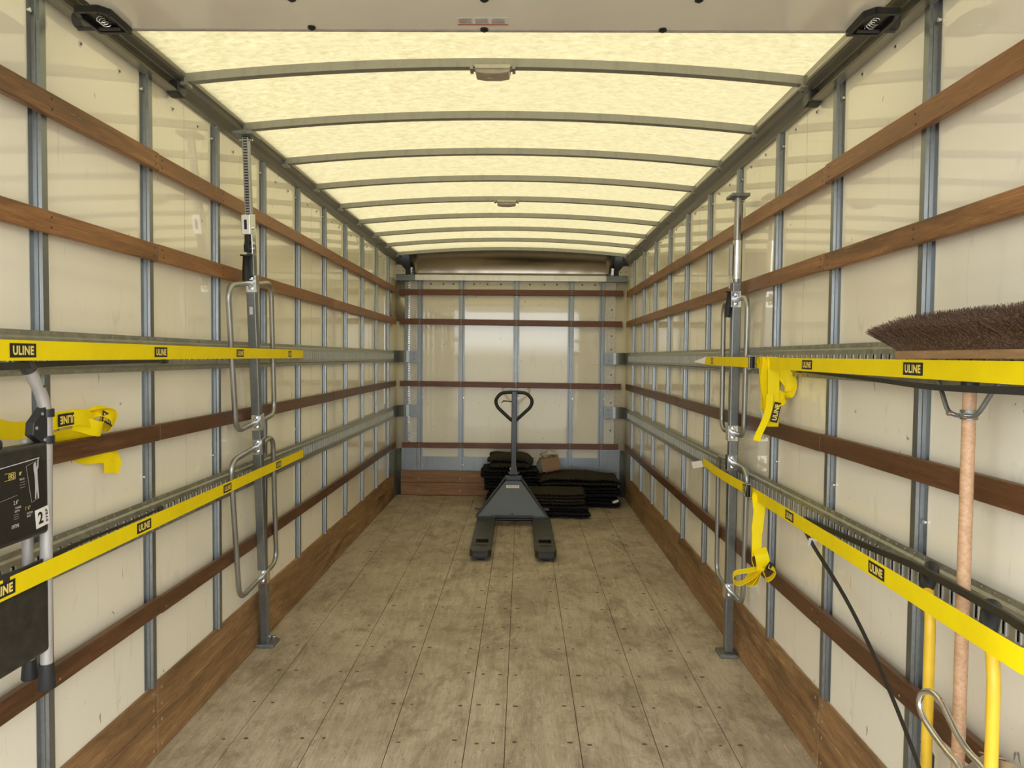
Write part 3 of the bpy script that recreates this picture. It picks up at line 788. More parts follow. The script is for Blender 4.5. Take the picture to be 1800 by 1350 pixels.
def right_straps():
    # upper
    A = (1.234, 4.463, 1.536); B = (1.12, 1.45, 1.5225)
    t = empty('tie_down_strap', A, 'upper yellow webbing strap along the right wall with a bunched tail hanging at its buckle', 'strap', 'yellow tie-down straps')
    A0 = A; A1 = (1.174, 4.02, 1.535); A = (1.173, 3.48, 1.532)
    pts = [Vector(A0), Vector(A1)]+[Vector(A)+(Vector(B)-Vector(A))*(i/12) for i in range(13)]+[Vector((1.14, 1.2, 1.52)), Vector((1.236, .95, 1.52))]
    b = MB(); b.ribbon(pts, (0, 0, 1), SW); b.build('webbing', 'strap_yellow', t)
    for y, w in ((2.655, .10), (1.901, .10)): strap_label(at_y(A, B, y), A, B, False, t, w)
    strap_label(at_y(A0, A1, 4.12), A0, A1, False, t, .10)
    hook_end(A0, 1, t)
    b = MB(); b.add([(1.232, 4.44, 1.560), (1.226, 4.44, 1.514), (1.166, 4.46, 1.527), (1.168, 4.46, 1.531)], [(0, 1, 2, 3)])
    o = b.build('paper_tag', 'white_label', t); o.modifiers.new('s', 'SOLIDIFY').thickness = .0008
    d = Vector(B)-Vector(A)
    buckle(at_y(A, B, 3.30)+V(-.004, 0, 0), d, (0, 0, 1), (-1, -.02, 0), t)
    # hanging bunch of webbing
    b = MB(); zt = 1.552; X = 1.155; Yb = 3.14
    def band(x0, x1, x2, z1, z2, y, w, tw=0., m=0, xw=(1, 0, 0)):
        P = [(x0, y+.03, zt-.02), (x0, y, zt+.004), (x0+(x1-x0)*.3, y-.028, zt-.018), (x1, y-.034, (zt+z1)/2), (x2, y-.030, z1)]
        if z2: P += [(x2+.004, y-.014, z2), (x2+.006, y, z1+.03), (x1+.01, y-.006, (zt+z1)/2), (x0+.005, y+.01, zt-.04)]
        C = catmull(P, 6); n = len(C)
        wd = [Vector(xw)+Vector((0, tw*math.sin(i/n*3.), .0)) for i in range(n)]
        b.ribbon(C, wd, w)
    band(1.158, 1.150, 1.160, 1.385, 1.335, 3.16, .040, .5)
    band(1.165, 1.150, 1.168, 1.360, 1.318, 3.14, .044, .25)
    band(1.178, 1.180, 1.182, 1.325, 1.262, 3.12, .046, -.15)
    band(1.190, 1.215, 1.205, 1.350, 1.30, 3.17, .040, .9)
    # side loops to the right
    b.ribbon(catmull([(1.196, 3.09, 1.535), (1.222, 3.07, 1.50), (1.245, 3.06, 1.45), (1.235, 3.07, 1.395), (1.205, 3.09, 1.365), (1.185, 3.10, 1.345)], 6), [Vector((.5, -.2, .55))]*31, .044)
    b.ribbon(catmull([(1.19, 3.10, 1.50), (1.215, 3.08, 1.475), (1.238, 3.07, 1.44), (1.222, 3.08, 1.40), (1.195, 3.10, 1.40)], 6), [Vector((.35, -.3, .7))]*25, .042)
    # narrow end of the tail
    b.ribbon(catmull([(1.165, 3.085, 1.40), (1.160, 3.08, 1.34), (1.140, 3.075, 1.28), (1.118, 3.07, 1.235), (1.108, 3.065, 1.205)], 6), [Vector((1, -.7, .35))]*25, .030)
    tl = b.build('strap_tail', 'strap_yellow', t)
    logo((1.189, 3.079, 1.325), (.22, 0, 1), (-1, 0, .22), tl, .085, .030)
    # lower
    A = (1.234, 4.472, .918); B = (1.01, 1.288, 1.0185)
    t = empty('tie_down_strap', A, 'lower yellow webbing strap along the right wall with a knotted tail hanging at its buckle', 'strap', 'yellow tie-down straps')
    pts = [Vector(A)+(Vector(B)-Vector(A))*(i/24) for i in range(25)]
    pts = [p-V(.012, 0, 0)*max(0, 1-abs(p.y-3.84)/.42)**.5 for p in pts]+[Vector((1.10, 1.1, 1.02)), Vector((1.236, .9, 1.0))]
    b = MB(); b.ribbon(pts, (0, 0, 1), SW); b.build('webbing', 'strap_yellow', t)
    for y in (4.22, 3.36, 2.673, 1.902): strap_label(at_y(A, B, y), A, B, False, t)
    hook_end(A, 1, t)
    b = MB(); b.obox((1.195, 4.45, .905), V(.030, -.006, .006), V(0, .0006, 0), V(-.006, 0, .020)); b.build('paper_tag', 'white_label', t)
    d = Vector(B)-Vector(A)
    buckle(at_y(A, B, 3.255)+V(-.004, 0, .008), d, (0, 0, 1), (-1, -.06, 0), t, .35)
    b = MB()
    b.ribbon(catmull([(1.160, 3.17, .965), (1.146, 3.15, .955), (1.142, 3.12, .90), (1.132, 3.11, .82), (1.128, 3.10, .745), (1.128, 3.10, .71)], 5),
             [Vector((1, -.15, 0))]*26, [.052]*4+[.050]*6+[.046]*6+[.040]*10)
    # knot wrap
    b.ribbon(catmull([(1.136, 3.092, .745), (1.138, 3.066, .725), (1.142, 3.060, .695), (1.150, 3.075, .665), (1.158, 3.10, .66)], 5), [Vector((1, 0, .35))]*21, .056)
    def loop(dx, dz, L, fat, w, y):
        c0 = Vector((1.148, y, .668)); d = Vector((dx, 0, dz)).normalized(); n = Vector((-d.z, 0, d.x))
        P = [c0, c0+d*L*.45+n*fat*.8, c0+d*L*.85+n*fat, c0+d*L*1.0, c0+d*L*.85-n*fat, c0+d*L*.45-n*fat*.55, c0+V(0, .01, -.004)]
        C = catmull(P, 6); b.ribbon(C, [Vector((.25, 1, .10))]*len(C), w)
    loop(-.92, -.40, .135, .024, .050, 3.075); loop(-.66, -.75, .095, .014, .050, 3.09); loop(-.50, -.86, .085, .020, .046, 3.10)
    loop(.72, -.62, .062, .026, .046, 3.09)
    b.ribbon(catmull([(1.118, 3.10, .668), (1.108, 3.10, .70), (1.122, 3.11, .735)], 4), [Vector((.3, 1, 0))]*9, .03)
    b.ribbon(catmull([(1.160, 3.10, .735), (1.180, 3.10, .71), (1.185, 3.09, .675)], 4), [Vector((.3, 1, 0))]*9, .03)
    tl = b.build('strap_tail', 'strap_yellow', t)
    pt = patch('brand_patch', (1.170, 3.062, .678), (.55, .1, .8), (-.8, -.3, .55), .036, .024, 'label_black', tl)
    text('lettering', 'L', (1.170, 3.061, .678), (.8, .3, -.3), (.25, 0, .95), .010, .018, 'letter_yellow', pt, .04, .001)
right_straps()
def loose_left_strap():
    t = empty('loose_strap', (-1.21, 2.2, 1.29), 'loose yellow webbing strap draped behind the step ladder and over the left wall slat', 'strap')
    b = MB()
    P = catmull([(-1.17, 1.45, 1.43), (-1.19, 1.70, 1.392), (-1.20, 1.87, 1.343), (-1.205, 1.98, 1.340), (-1.205, 2.09, 1.352), (-1.20, 2.19, 1.352), (-1.205, 2.25, 1.335)], 6)
    n = len(P); wd = [Vector((.9*max(0, 1-i/(n*.35)), 0, 1)) for i in range(n)]
    b.ribbon(P, wd, .047)
    m = b.build('webbing', 'strap_yellow', t)
    d = Vector((0, -1, -.03))
    logo((-1.2025, 2.120, 1.3515), (0, -1, -.02), (0, .02, -1), m, .090, .036)
    b = MB()
    # folded bunch lying on the slat
    b.ribbon(catmull([(-1.225, 2.19, 1.335), (-1.215, 2.21, 1.328), (-1.195, 2.27, 1.308), (-1.21, 2.31, 1.315), (-1.23, 2.33, 1.335)], 5), [Vector((.3, -.1, 1))]*21, .048)
    b.ribbon(catmull([(-1.235, 2.22, 1.355), (-1.222, 2.27, 1.362), (-1.215, 2.33, 1.360), (-1.22, 2.37, 1.345), (-1.235, 2.38, 1.32), (-1.25, 2.37, 1.30)], 5), [Vector((1, .2, .45))]*26, .046)
    b.ribbon(catmull([(-1.23, 2.25, 1.350), (-1.212, 2.30, 1.362), (-1.200, 2.345, 1.345), (-1.205, 2.365, 1.318), (-1.225, 2.36, 1.293)], 5), [Vector((-.2, .9, .5))]*21, .044)
    b.ribbon(catmull([(-1.225, 2.30, 1.300), (-1.238, 2.22, 1.300), (-1.245, 2.12, 1.296), (-1.25, 2.08, 1.27)], 5), [Vector((.5, 0, 1))]*16, .040)
    k = b.build('bunched_webbing', 'strap_yellow', t)
    logo((-1.201, 2.322, 1.337), (0, -.85, .35), (.1, -.35, -.85), k, .062, .036)
    b = MB()
    # part that hangs out below the slat
    b.ribbon(catmull([(-1.265, 2.20, 1.30), (-1.264, 2.22, 1.25), (-1.258, 2.30, 1.212), (-1.245, 2.36, 1.208), (-1.238, 2.41, 1.195)], 5), [Vector((.15, -.25, 1))]*21, .040)
    b.ribbon(catmull([(-1.262, 2.37, 1.25), (-1.250, 2.40, 1.225), (-1.240, 2.40, 1.19), (-1.235, 2.395, 1.150)], 5), [Vector((0, 1, .2))]*16, .060)
    b.ribbon(catmull([(-1.258, 2.41, 1.24), (-1.245, 2.44, 1.21), (-1.236, 2.445, 1.18), (-1.236, 2.425, 1.145)], 5), [Vector((.2, 1, -.3))]*16, .030)
    b.build('hanging_end', 'strap_yellow', t)
loose_left_strap()

# ------------------------------------------------------------------ cargo posts with hoops
def cargo_post(side, base, top, plate_top, hoops, r_upper, ratchet):
    base = Vector(base); top = Vector(top); ax = (top-base).normalized()
    sx = -1 if side == 'left' else 1
    lab = {'left': 'galvanized cargo post with two tube hoops leaning against the left wall, toothed upper bar', 'right': 'galvanized cargo post with two tube hoops standing by the right wall, round upper tube'}[side]
    t = empty('cargo_post', base, lab, 'cargo post', 'hooped cargo posts')
    at = lambda z: base+ax*((z-base.z)/ax.z)
    X = Vector((1, 0, 0)); Yv = ax.cross(X).normalized()
    def seg(z0, z1, hw, name, mat, bev=.004):
        a, c = at(z0), at(z1); b = MB(); b.obox((a+c)/2, X*hw, Yv*hw, (c-a)/2); return b.build(name, mat, t, bevel=bev)
    zj = 2.02 if side == 'left' else 1.93
    seg(.020, zj, .0215, 'square_tube', 'galv')
    # feet
    def plate(c, hz, nm):
        b = MB(); b.obox(c, V(.045, 0, 0), V(0, .055, 0), V(0, 0, hz))
        p = b.build(nm, 'galv' if side == 'left' and nm == 'base_plate' else 'galv_dark', t, bevel=.003)
        return p
    p = plate(base+V(-sx*.012 if side == 'left' else -sx*.008, 0, .009), .009, 'base_plate')
    b = MB(); q = base+V(sx*-.0+.028, .036, .028); b.cyl(q-V(.012, 0, 0), q+V(.012, 0, 0), .007, 10); b.box(q-V(.004, .004, .012), q+V(.004, .004, 0)); b.build('pin', 'zinc', p)
    tp = plate(top, .008, 'top_plate')
    b = MB(); q = top+V(0, 0, -.02); b.cyl(q-V(.03, 0, 0), q+V(.03, 0, 0), .006, 10); b.build('pin', 'zinc', tp)
    if ratchet:
        a, c = at(2.0), top-V(0, 0, .008); b = MB(); b.obox((a+c)/2, X*.0145, Yv*.0145, (c-a)/2); bar = b.build('toothed_bar', 'tube_steel', t, bevel=.002)
        b = MB(); n = 44
        for i in range(n):
            p0 = a+(c-a)*((i+.5)/n)*1.0
            b.obox(p0-Yv*.0150, X*.0085, Yv*.0012, ax*.0028)
        tag(b.build('ratchet_slots', 'black_metal', bar), 'row of dark ratchet slots', kind='stuff')
        h0, h1 = at(2.015), at(2.20)
        b = MB(); b.obox((at(2.11)+at(2.20))/2-Yv*.018, X*.021, Yv*.032, (at(2.20)-at(2.11))/2); b.obox((at(2.02)+at(2.2))/2+X*.017, X*.003, Yv*.026, (at(2.2)-at(2.02))/2)
        hs = b.build('ratchet_housing', 'zinc', t, bevel=.003)
        b = MB(); b.obox(at(2.155)-Yv*.051, X*.006, Yv*.001, ax*.022); b.build('latch_slot', 'black_metal', hs)
        for z in (2.07, 2.045, 2.14): 
            b = MB(); b.cyl(at(z)-Yv*.012-X*.024, at(z)-Yv*.012+X*.026, .008, 12); b.build('rivet', 'zinc', hs)
        b = MB(); b.obox(at(2.07)-Yv*.040, X*.010, Yv*.006, ax*.040); b.obox(at(2.05)-Yv*.028-X*.004, X*.013, Yv*.012, ax*.018); b.build('release_lever', 'black_metal', hs, bevel=.002)
        g0 = at(2.020)-Yv*.046-X*.004; g1 = at(1.885)-Yv*.052-X*.008
        b = MB(); b.tube([g0, g0+(g1-g0)*.05, g0+(g1-g0)*.06, g0+(g1-g0)*.5, g1], [.027, .027, .015, .017, .0155], 16); tag(b.build('hand_grip', 'rubber', t), 'black rubber hand grip')
        patch('label_sticker', at(1.76)-Yv*.0217, X, ax, .016, .036, 'white_label', t)
    else:
        a, c = at(1.90), top-V(0, 0, .006); b = MB(); b.cyl(a, c, .0165, 18); b.build('upper_tube', 'tube_steel', t)
        b = MB(); b.cyl(at(1.945), at(1.955), .020, 18); b.cyl(at(1.955), at(2.135), .0205, 18)
        b.build('sleeve', 'zinc', t)
        b = MB(); b.obox(at(2.04)-X*.030, X*.006, Yv*.010, ax*.075); b.tube([at(1.96)-X*.032, at(1.93)-X*.030, at(1.90)-X*.034], .005, 8); hs = b.build('latch', 'tube_steel', t, bevel=.001)
        b = MB(); g0 = at(1.885)-X*.030; g1 = at(1.755)-X*.040
        b.tube([g0, g0+(g1-g0)*.05, g0+(g1-g0)*.06, g0+(g1-g0)*.5, g1], [.022, .022, .012, .015, .015], 16); tag(b.build('hand_grip', 'rubber', t), 'black rubber hand grip')
    off = X*(-sx)*.0   # hoops sit on the near face
    for (zt, zb_, dn, df, lean) in hoops:
        ct, cb = at(zt)-Yv*0+X*(-sx*.004), at(zb_)+X*(-sx*.004)
        cy = Vector((0, 1, 0))
        P = [ct-cy*.03, ct-cy*dn+V(0, 0, -lean), cb-cy*dn*.93+V(0, 0, -lean*.6), cb-cy*.03, cb+cy*.03, cb+cy*df*.95+V(0, 0, lean*.6), ct+cy*df+V(0, 0, lean), ct+cy*.03]
        f = -Yv*.030
        P = [p+f*.55+V(sx*(.010 if i in (5, 6) else .004), 0, 0) for i, p in enumerate(P)]
        b = MB(); b.tube(rounded([P[0]]+P[1:3]+[P[3], P[4]]+P[5:7]+[P[7]], .075, 8, closed=True), .0127, 14, closed=True)
        hp = b.build('hoop', 'tube_steel', t)
        for cc in (ct, cb):
            b = MB(); nn = -Yv; w = X
            b.obox(cc+nn*.0225, w*.0235, nn*.0015, ax*.040)
            b.obox(cc+w*.0235, w*.0015, nn*.022, ax*.040); b.obox(cc-w*.0235, w*.0015, nn*.022, ax*.040)
            cl = b.build('clamp', 'zinc', t, bevel=.001, seg=1)
            for s in (-1, 1):
                b = MB(); b.cyl(cc+ax*.024*s+nn*.024, cc+ax*.024*s+nn*.034, .009, 6); b.build('nut', 'zinc', cl)
            b = MB(); b.tube([cc+ax*.026+nn*.026+w*0, cc+ax*.020+nn*.046, cc+nn*.052, cc-ax*.020+nn*.046, cc-ax*.026+nn*.026], .004, 8); b.build('u_bolt', 'zinc', cl)
cargo_post('left', (-1.230, 3.845, 0), (-1.145, 3.365, 2.545), None, [(1.885, 1.213, .27, .30, .035), (1.090, .395, .33, .25, .03)], .0145, True)
cargo_post('right', (1.216, 3.80, 0), (1.184, 3.67, 2.349), None, [(1.845, 1.172, .18, .26, .0), (1.020, .350, .235, .30, .0)], .0165, False)

# ------------------------------------------------------------------ pallet jack
def pallet_jack():
    t = empty('pallet_jack', (.04, 6.4, 0), 'dark grey pallet jack with raised loop handle standing before the blankets', 'pallet jack')
    zt = .082
    for s, x0, x1, x0h, x1h in ((-1, -.262, -.098, -.275, -.110), (1, .236, .400, .228, .392)):
        b = MB(); Yt, Yh = 5.485, 6.72
        out = [(x0+.022, Yt), (x1-.022, Yt), (x1, Yt+.045), (x1h, Yh), (x0h, Yh), (x0, Yt+.045)]
        xm = (x0+x1)/2
        # top plate built in strips, leaving the two roller openings
        def xa(y): return x0+(x0h-x0)*max(0, (y-Yt-.045))/(Yh-Yt)
        def xb(y): return x1+(x1h-x1)*max(0, (y-Yt-.045))/(Yh-Yt)
        ys = [(Yt+.045, Yt+.150, None), (Yt+.150, Yt+.190, (.030, .028)), (Yt+.190, Yt+.245, None), (Yt+.245, Yt+.370, (.034, .032)), (Yt+.370, Yh, None)]
        b.prism([(x0+.022, Yt), (x1-.022, Yt), (x1, Yt+.045), (x0, Yt+.045)], 'Z', zt-.006, zt)
        for ya, yb, hole in ys:
            if hole is None: b.prism([(xa(ya), ya), (xb(ya), ya), (xb(yb), yb), (xa(yb), yb)], 'Z', zt-.006, zt)
            else:
                b.prism([(xa(ya), ya), (xa(ya)+hole[0], ya), (xa(yb)+hole[0], yb), (xa(yb), yb)], 'Z', zt-.006, zt)
                b.prism([(xb(ya)-hole[1], ya), (xb(ya), ya), (xb(yb), yb), (xb(yb)-hole[1], yb)], 'Z', zt-.006, zt)
        n = len(out)
        for i in range(n):
            p, q = out[i], out[(i+1) % n]
            if i == 3: continue
            d = Vector((q[0]-p[0], q[1]-p[1])).normalized(); m = Vector((-d.y, d.x))*.005
            zl = .030
            b.prism([p, q, (q[0]+m.x, q[1]+m.y), (p[0]+m.x, p[1]+m.y)], 'Z', zl, zt-.001)
        fk = b.build('fork', 'jack_fork_paint', t, bevel=.0025)
        b = MB(); b.cyl((xm-.040, Yt+.308, .034), (xm+.040, Yt+.308, .034), .032, 20); b.build('load_roller', 'dark_grip', fk)
        b = MB(); b.box((xm-.050, Yt+.24, .040), (xm-.044, Yt+.38, .055)); b.box((xm+.044, Yt+.24, .040), (xm+.050, Yt+.38, .055)); b.cyl((xm-.05, Yt+.308, .034), (xm+.05, Yt+.308, .034), .008, 8)
        b.build('roller_frame', 'tube_steel', fk)
        b = MB(); b.cyl((xm-.030, Yt+.022, .026), (xm+.030, Yt+.022, .026), .018, 14); b.cyl((xm-.038, Yt+.006, .034), (xm+.038, Yt+.006, .034), .004, 8, 1)
        b.build('entry_roller', ['rubber', 'zinc'], fk)
        b = MB(); b.box((xm-.055, Yt-.003, .036), (xm+.055, Yt+.004, .064)); b.cyl((xm-.045, Yt-.004, .05), (xm-.045, Yt-.009, .05), .006, 8); b.cyl((xm+.045, Yt-.004, .05), (xm+.045, Yt-.009, .05), .006, 8)
        b.build('tip_plate', 'jack_paint', fk)
    # front plate between the forks
    yl, yh = 6.665, 6.835; zl, zh = .092, .402
    L, R_, l2, r2 = -.272, .358, -.012, .112
    b = MB(); d = Vector((0, yh-yl, zh-zl)).normalized(); n = Vector((0, -d.z, d.y))
    P = [Vector((L, yl, zl)), Vector((R_, yl, zl)), Vector((r2, yh, zh)), Vector((l2, yh, zh))]
    b.add(P+[p-n*.006 for p in P], [(0, 1, 2, 3), (7, 6, 5, 4), (0, 4, 5, 1), (1, 5, 6, 2), (2, 6, 7, 3), (3, 7, 4, 0)])
    pl = b.build('front_plate', 'jack_plate_daylit', t, bevel=.002)
    b = MB()
    for A, B in ((P[0]+V(-.012, 0, -.004), P[3]+V(-.012, 0, .012)), (P[1]+V(.012, 0, -.004), P[2]+V(.012, 0, .012))):
        dd = (B-A); b.obox((A+B)/2+V(0, .03, 0), dd*.5, Vector((0, .045, .0)), dd.normalized().cross(Vector((0, 1, 0)))*.008)
    b.build('side_rib', 'jack_paint', t, bevel=.002)
    b = MB(); b.box((L-.018, yl-.008, .076), (R_+.018, yl+.10, .091)); b.box((L+.12, yl-.014, .089), (R_-.12, yl+.0, .101)); b.cyl((.045, yl-.006, .105), (.045, yl+.004, .105), .012, 10)
    b.build('base_rail', 'jack_paint', t, bevel=.002)
    b = MB(); b.cyl((L+.10, yl+.08, .045), (R_-.10, yl+.08, .045), .016, 12); b.box((L+.09, yl+.04, .030), (L+.13, yl+.12, .07)); b.box((R_-.13, yl+.04, .030), (R_-.09, yl+.12, .07))
    b.build('axle', 'black_metal', t)
    for s, x in ((-1, L+.012), (1, R_-.012)):
        b = MB(); b.obox((x, 6.76, .140), V(.040, 0, 0), V(0, .020, 0), V(0, 0, .010)); b.build('stop_lug', 'jack_paint', t, bevel=.002)
    lb = patch('name_label', (.046, yl+(yh-yl)*.80-.003, zl+(zh-zl)*.80), (1, 0, 0), d, .122, .026, 'white_label', pl)
    b = MB()
    for i in range(9): b.obox(Vector((.046-.044+i*.011, yl+(yh-yl)*.80, zl+(zh-zl)*.80))-n*-.0055, V(.0036, 0, 0), d*.006, n*.0003)
    b.build('small_print', 'grey_ink', lb)
    # top bracket, pump, steering wheels
    b = MB(); b.box((-.022, 6.815, .398), (.122, 6.90, .428)); b.box((-.028, 6.81, .408), (-.012, 6.85, .436)); b.box((.112, 6.81, .408), (.128, 6.85, .436)); b.build('top_bracket', 'jack_paint', t, bevel=.003)
    b = MB(); b.cyl((.05, 6.95, .16), (.05, 6.95, .44), .032, 18); b.cyl((.05, 6.95, .10), (.05, 6.95, .26), .055, 18); b.build('pump', 'black_metal', t)
    for x in (-.02, .12):
        b = MB(); b.cyl((x-.026, 6.99, .09), (x+.026, 6.99, .09), .09, 24); b.build('steer_wheel', 'dark_grip', t)
    # handle
    b = MB(); b.box((.027, 6.930, .44), (.077, 6.970, 1.222)); b.build('handle_bar', 'jack_paint', t, bevel=.005)
    b = MB(); b.prism([(.010, .43), (.094, .43), (.077, .52), (.027, .52)], 'Y', 6.925, 6.975); b.cyl((.0, 6.95, .445), (.104, 6.95, .445), .012, 12); b.build('handle_yoke', 'jack_paint', t, bevel=.003)
    cx, cy = .048, 6.95
    loop = [(cx-.055, cy, 1.214), (cx-.125, cy, 1.205), (cx-.176, cy, 1.140), (cx-.160, cy, 1.075), (cx-.02, cy, .945), (cx+.02, cy, .945), (cx+.160, cy, 1.075), (cx+.178, cy, 1.140), (cx+.125, cy, 1.205), (cx+.055, cy, 1.214)]
    b = MB(); b.tube(rounded(loop, .05, 6, closed=True), .0165, 14, closed=True); tag(b.build('loop_handle', 'rubber', t), 'black loop hand grip')
    b = MB(); b.obox((cx-.060, cy, 1.128), V(.045, 0, -.004), V(0, .006, 0), V(0, 0, .006)); b.obox((cx-.107, cy, 1.122), V(.012, 0, .008), V(0, .005, 0), V(-.002, 0, .004)); b.build('release_trigger', 'black_plastic', t, bevel=.002)
    b = MB(); b.cyl((.036, 6.9290, .484), (.036, 6.9275, .484), .022, 20); st = b.build('round_sticker', 'white_label', t)
    b = MB(); b.obox((.036, 6.927, .484), V(.010, 0, -.006), V(0, .0004, 0), V(.0015, 0, .0025)); b.obox((.030, 6.927, .489), V(.004, 0, .004), V(0, .0004, 0), V(-.001, 0, .001)); b.build('arrow_mark', 'label_black', st)
pallet_jack()

# ------------------------------------------------------------------ blankets, box
def pad(name, x0, x1, y0, y1, z0, layers, th, label, mat, sag=None, fold_right=True, seed=1, rnd=.008, tag_=None):
    """folded quilted blanket: a serpentine of thick cloth seen from its folded edge"""
    rng = random.Random(seed)
    t2 = th/2; pts = []
    n = 14
    for k in range(layers):
        z = z0+t2+k*th
        xs = [x0+t2+(x1-x0-th)*i/n for i in range(n+1)]
        if k % 2: xs = xs[::-1]
        pts += [(x, z) for x in xs]
        if k < layers-1:
            c = xs[-1]; s = 1 if k % 2 == 0 else -1
            for a in (-60, -30, 0, 30, 60): pts.append((c+s*t2*math.cos(math.radians(a)), z+t2+t2*math.sin(math.radians(a))))
    ny = 12; hw = th*.43
    ph = [rng.uniform(0, 6.3) for _ in range(8)]
    def wob(x, y): return rnd*(math.sin(x*9+ph[0])*math.cos(y*8+ph[1])+.6*math.sin(x*23+ph[2])*math.sin(y*17+ph[3]))
    top = z0+layers*th
    P = []; N = len(pts)
    for j in range(ny+1):
        fy = j/ny; ed = 1 if 0 < j < ny else .55
        for i, (x, z) in enumerate(pts):
            a = Vector(pts[max(i-1, 0)]); b_ = Vector(pts[min(i+1, N-1)]); d = (b_-a).normalized(); nn = Vector((-d.y, d.x))
            k = (z-z0)/(top-z0)
            yj = y0+(y1-y0)*fy+(.016*math.sin(k*layers*3.1+ph[4])+.012*math.sin(x*11+ph[5]))*(1 if j < ny/2 else .5)
            dz = wob(x, yj)*k+(sag(x, yj)*k if sag else 0)
            dx = .012*math.sin(k*7+ph[6])+.008*math.sin(yj*12+ph[7])
            for s in (-1, 1):
                P.append((x+dx+nn.x*hw*ed*s, yj, max(z+nn.y*hw*ed*s+dz, z0+.001)))
    b = MB(); W2 = 2*N; F = []
    for j in range(ny):
        for i in range(N-1):
            q = j*W2+2*i; r = q+W2
            F.append((q, q+2, r+2, r)); F.append((q+1, r+1, r+3, q+3))
        F.append((j*W2, (j+1)*W2, (j+1)*W2+1, j*W2+1)); e = j*W2+2*(N-1); F.append((e, e+1, e+1+W2, e+W2))
    for j in (0, ny):
        for i in range(N-1):
            q = j*W2+2*i; F.append((q, q+1, q+3, q+2) if j == 0 else (q, q+2, q+3, q+1))
    b.add(P, F, 0, True)
    o = b.build(name, mat, origin=((x0+x1)/2, (y0+y1)/2, z0)); md = o.modifiers.new('s', 'SUBSURF'); md.levels = 1; md.render_levels = 1
    tag(o, label, 'blanket', 'folded moving blankets')
    if tag_:
        pb = MB(); pb.obox(tag_, V(.030, -.004, .012), V(0, .001, 0), V(-.004, 0, .012)); q = pb.build('white_tag', 'white_label', o)
    return o
# left pile, bottom to top
pad('moving_blanket', -.235, .28, 7.47, 7.96, .002, 4, .032, 'dark folded moving blanket at the bottom of the tall pile behind the pallet jack', 'blanket_navy', seed=2)
pad('moving_blanket', -.245, .29, 7.46, 7.97, .140, 4, .030, 'dark folded moving blanket second from bottom in the tall pile behind the pallet jack', 'blanket_navy', seed=3)
pad('moving_blanket', -.290, .30, 7.45, 7.95, .268, 4, .032, 'dark folded moving blanket second from top in the tall pile behind the pallet jack', 'blanket_navy', seed=4)
pad('moving_blanket', -.245, .22, 7.45, 7.93, .405, 2, .066, 'bulky brown-black quilted blanket on top of the tall pile behind the pallet jack', 'blanket_brown', seed=5, rnd=.012,
    sag=lambda x, y: -.035*max(0, (abs(x+.01)/.25))**3)
# right pile
pad('moving_blanket', .32, 1.14, 7.50, 7.98, .002, 3, .034, 'dark folded moving blanket at the bottom of the low pile in the back right corner', 'blanket_navy', seed=6, tag_=(1.095, 7.49, .075))
pad('moving_blanket', .30, 1.15, 7.49, 7.97, .115, 3, .034, 'dark folded moving blanket in the middle of the low pile in the back right corner', 'blanket_navy', seed=7)
pad('moving_blanket', .28, 1.13, 7.44, 7.95, .228, 2, .042, 'wide brown-black blanket draped on top of the low pile in the back right corner', 'blanket_brown', seed=8, rnd=.01,
    sag=lambda x, y: .035*math.sin((x-.28)*3.7)-.03*max(0, 1-(x-.28)/.12))
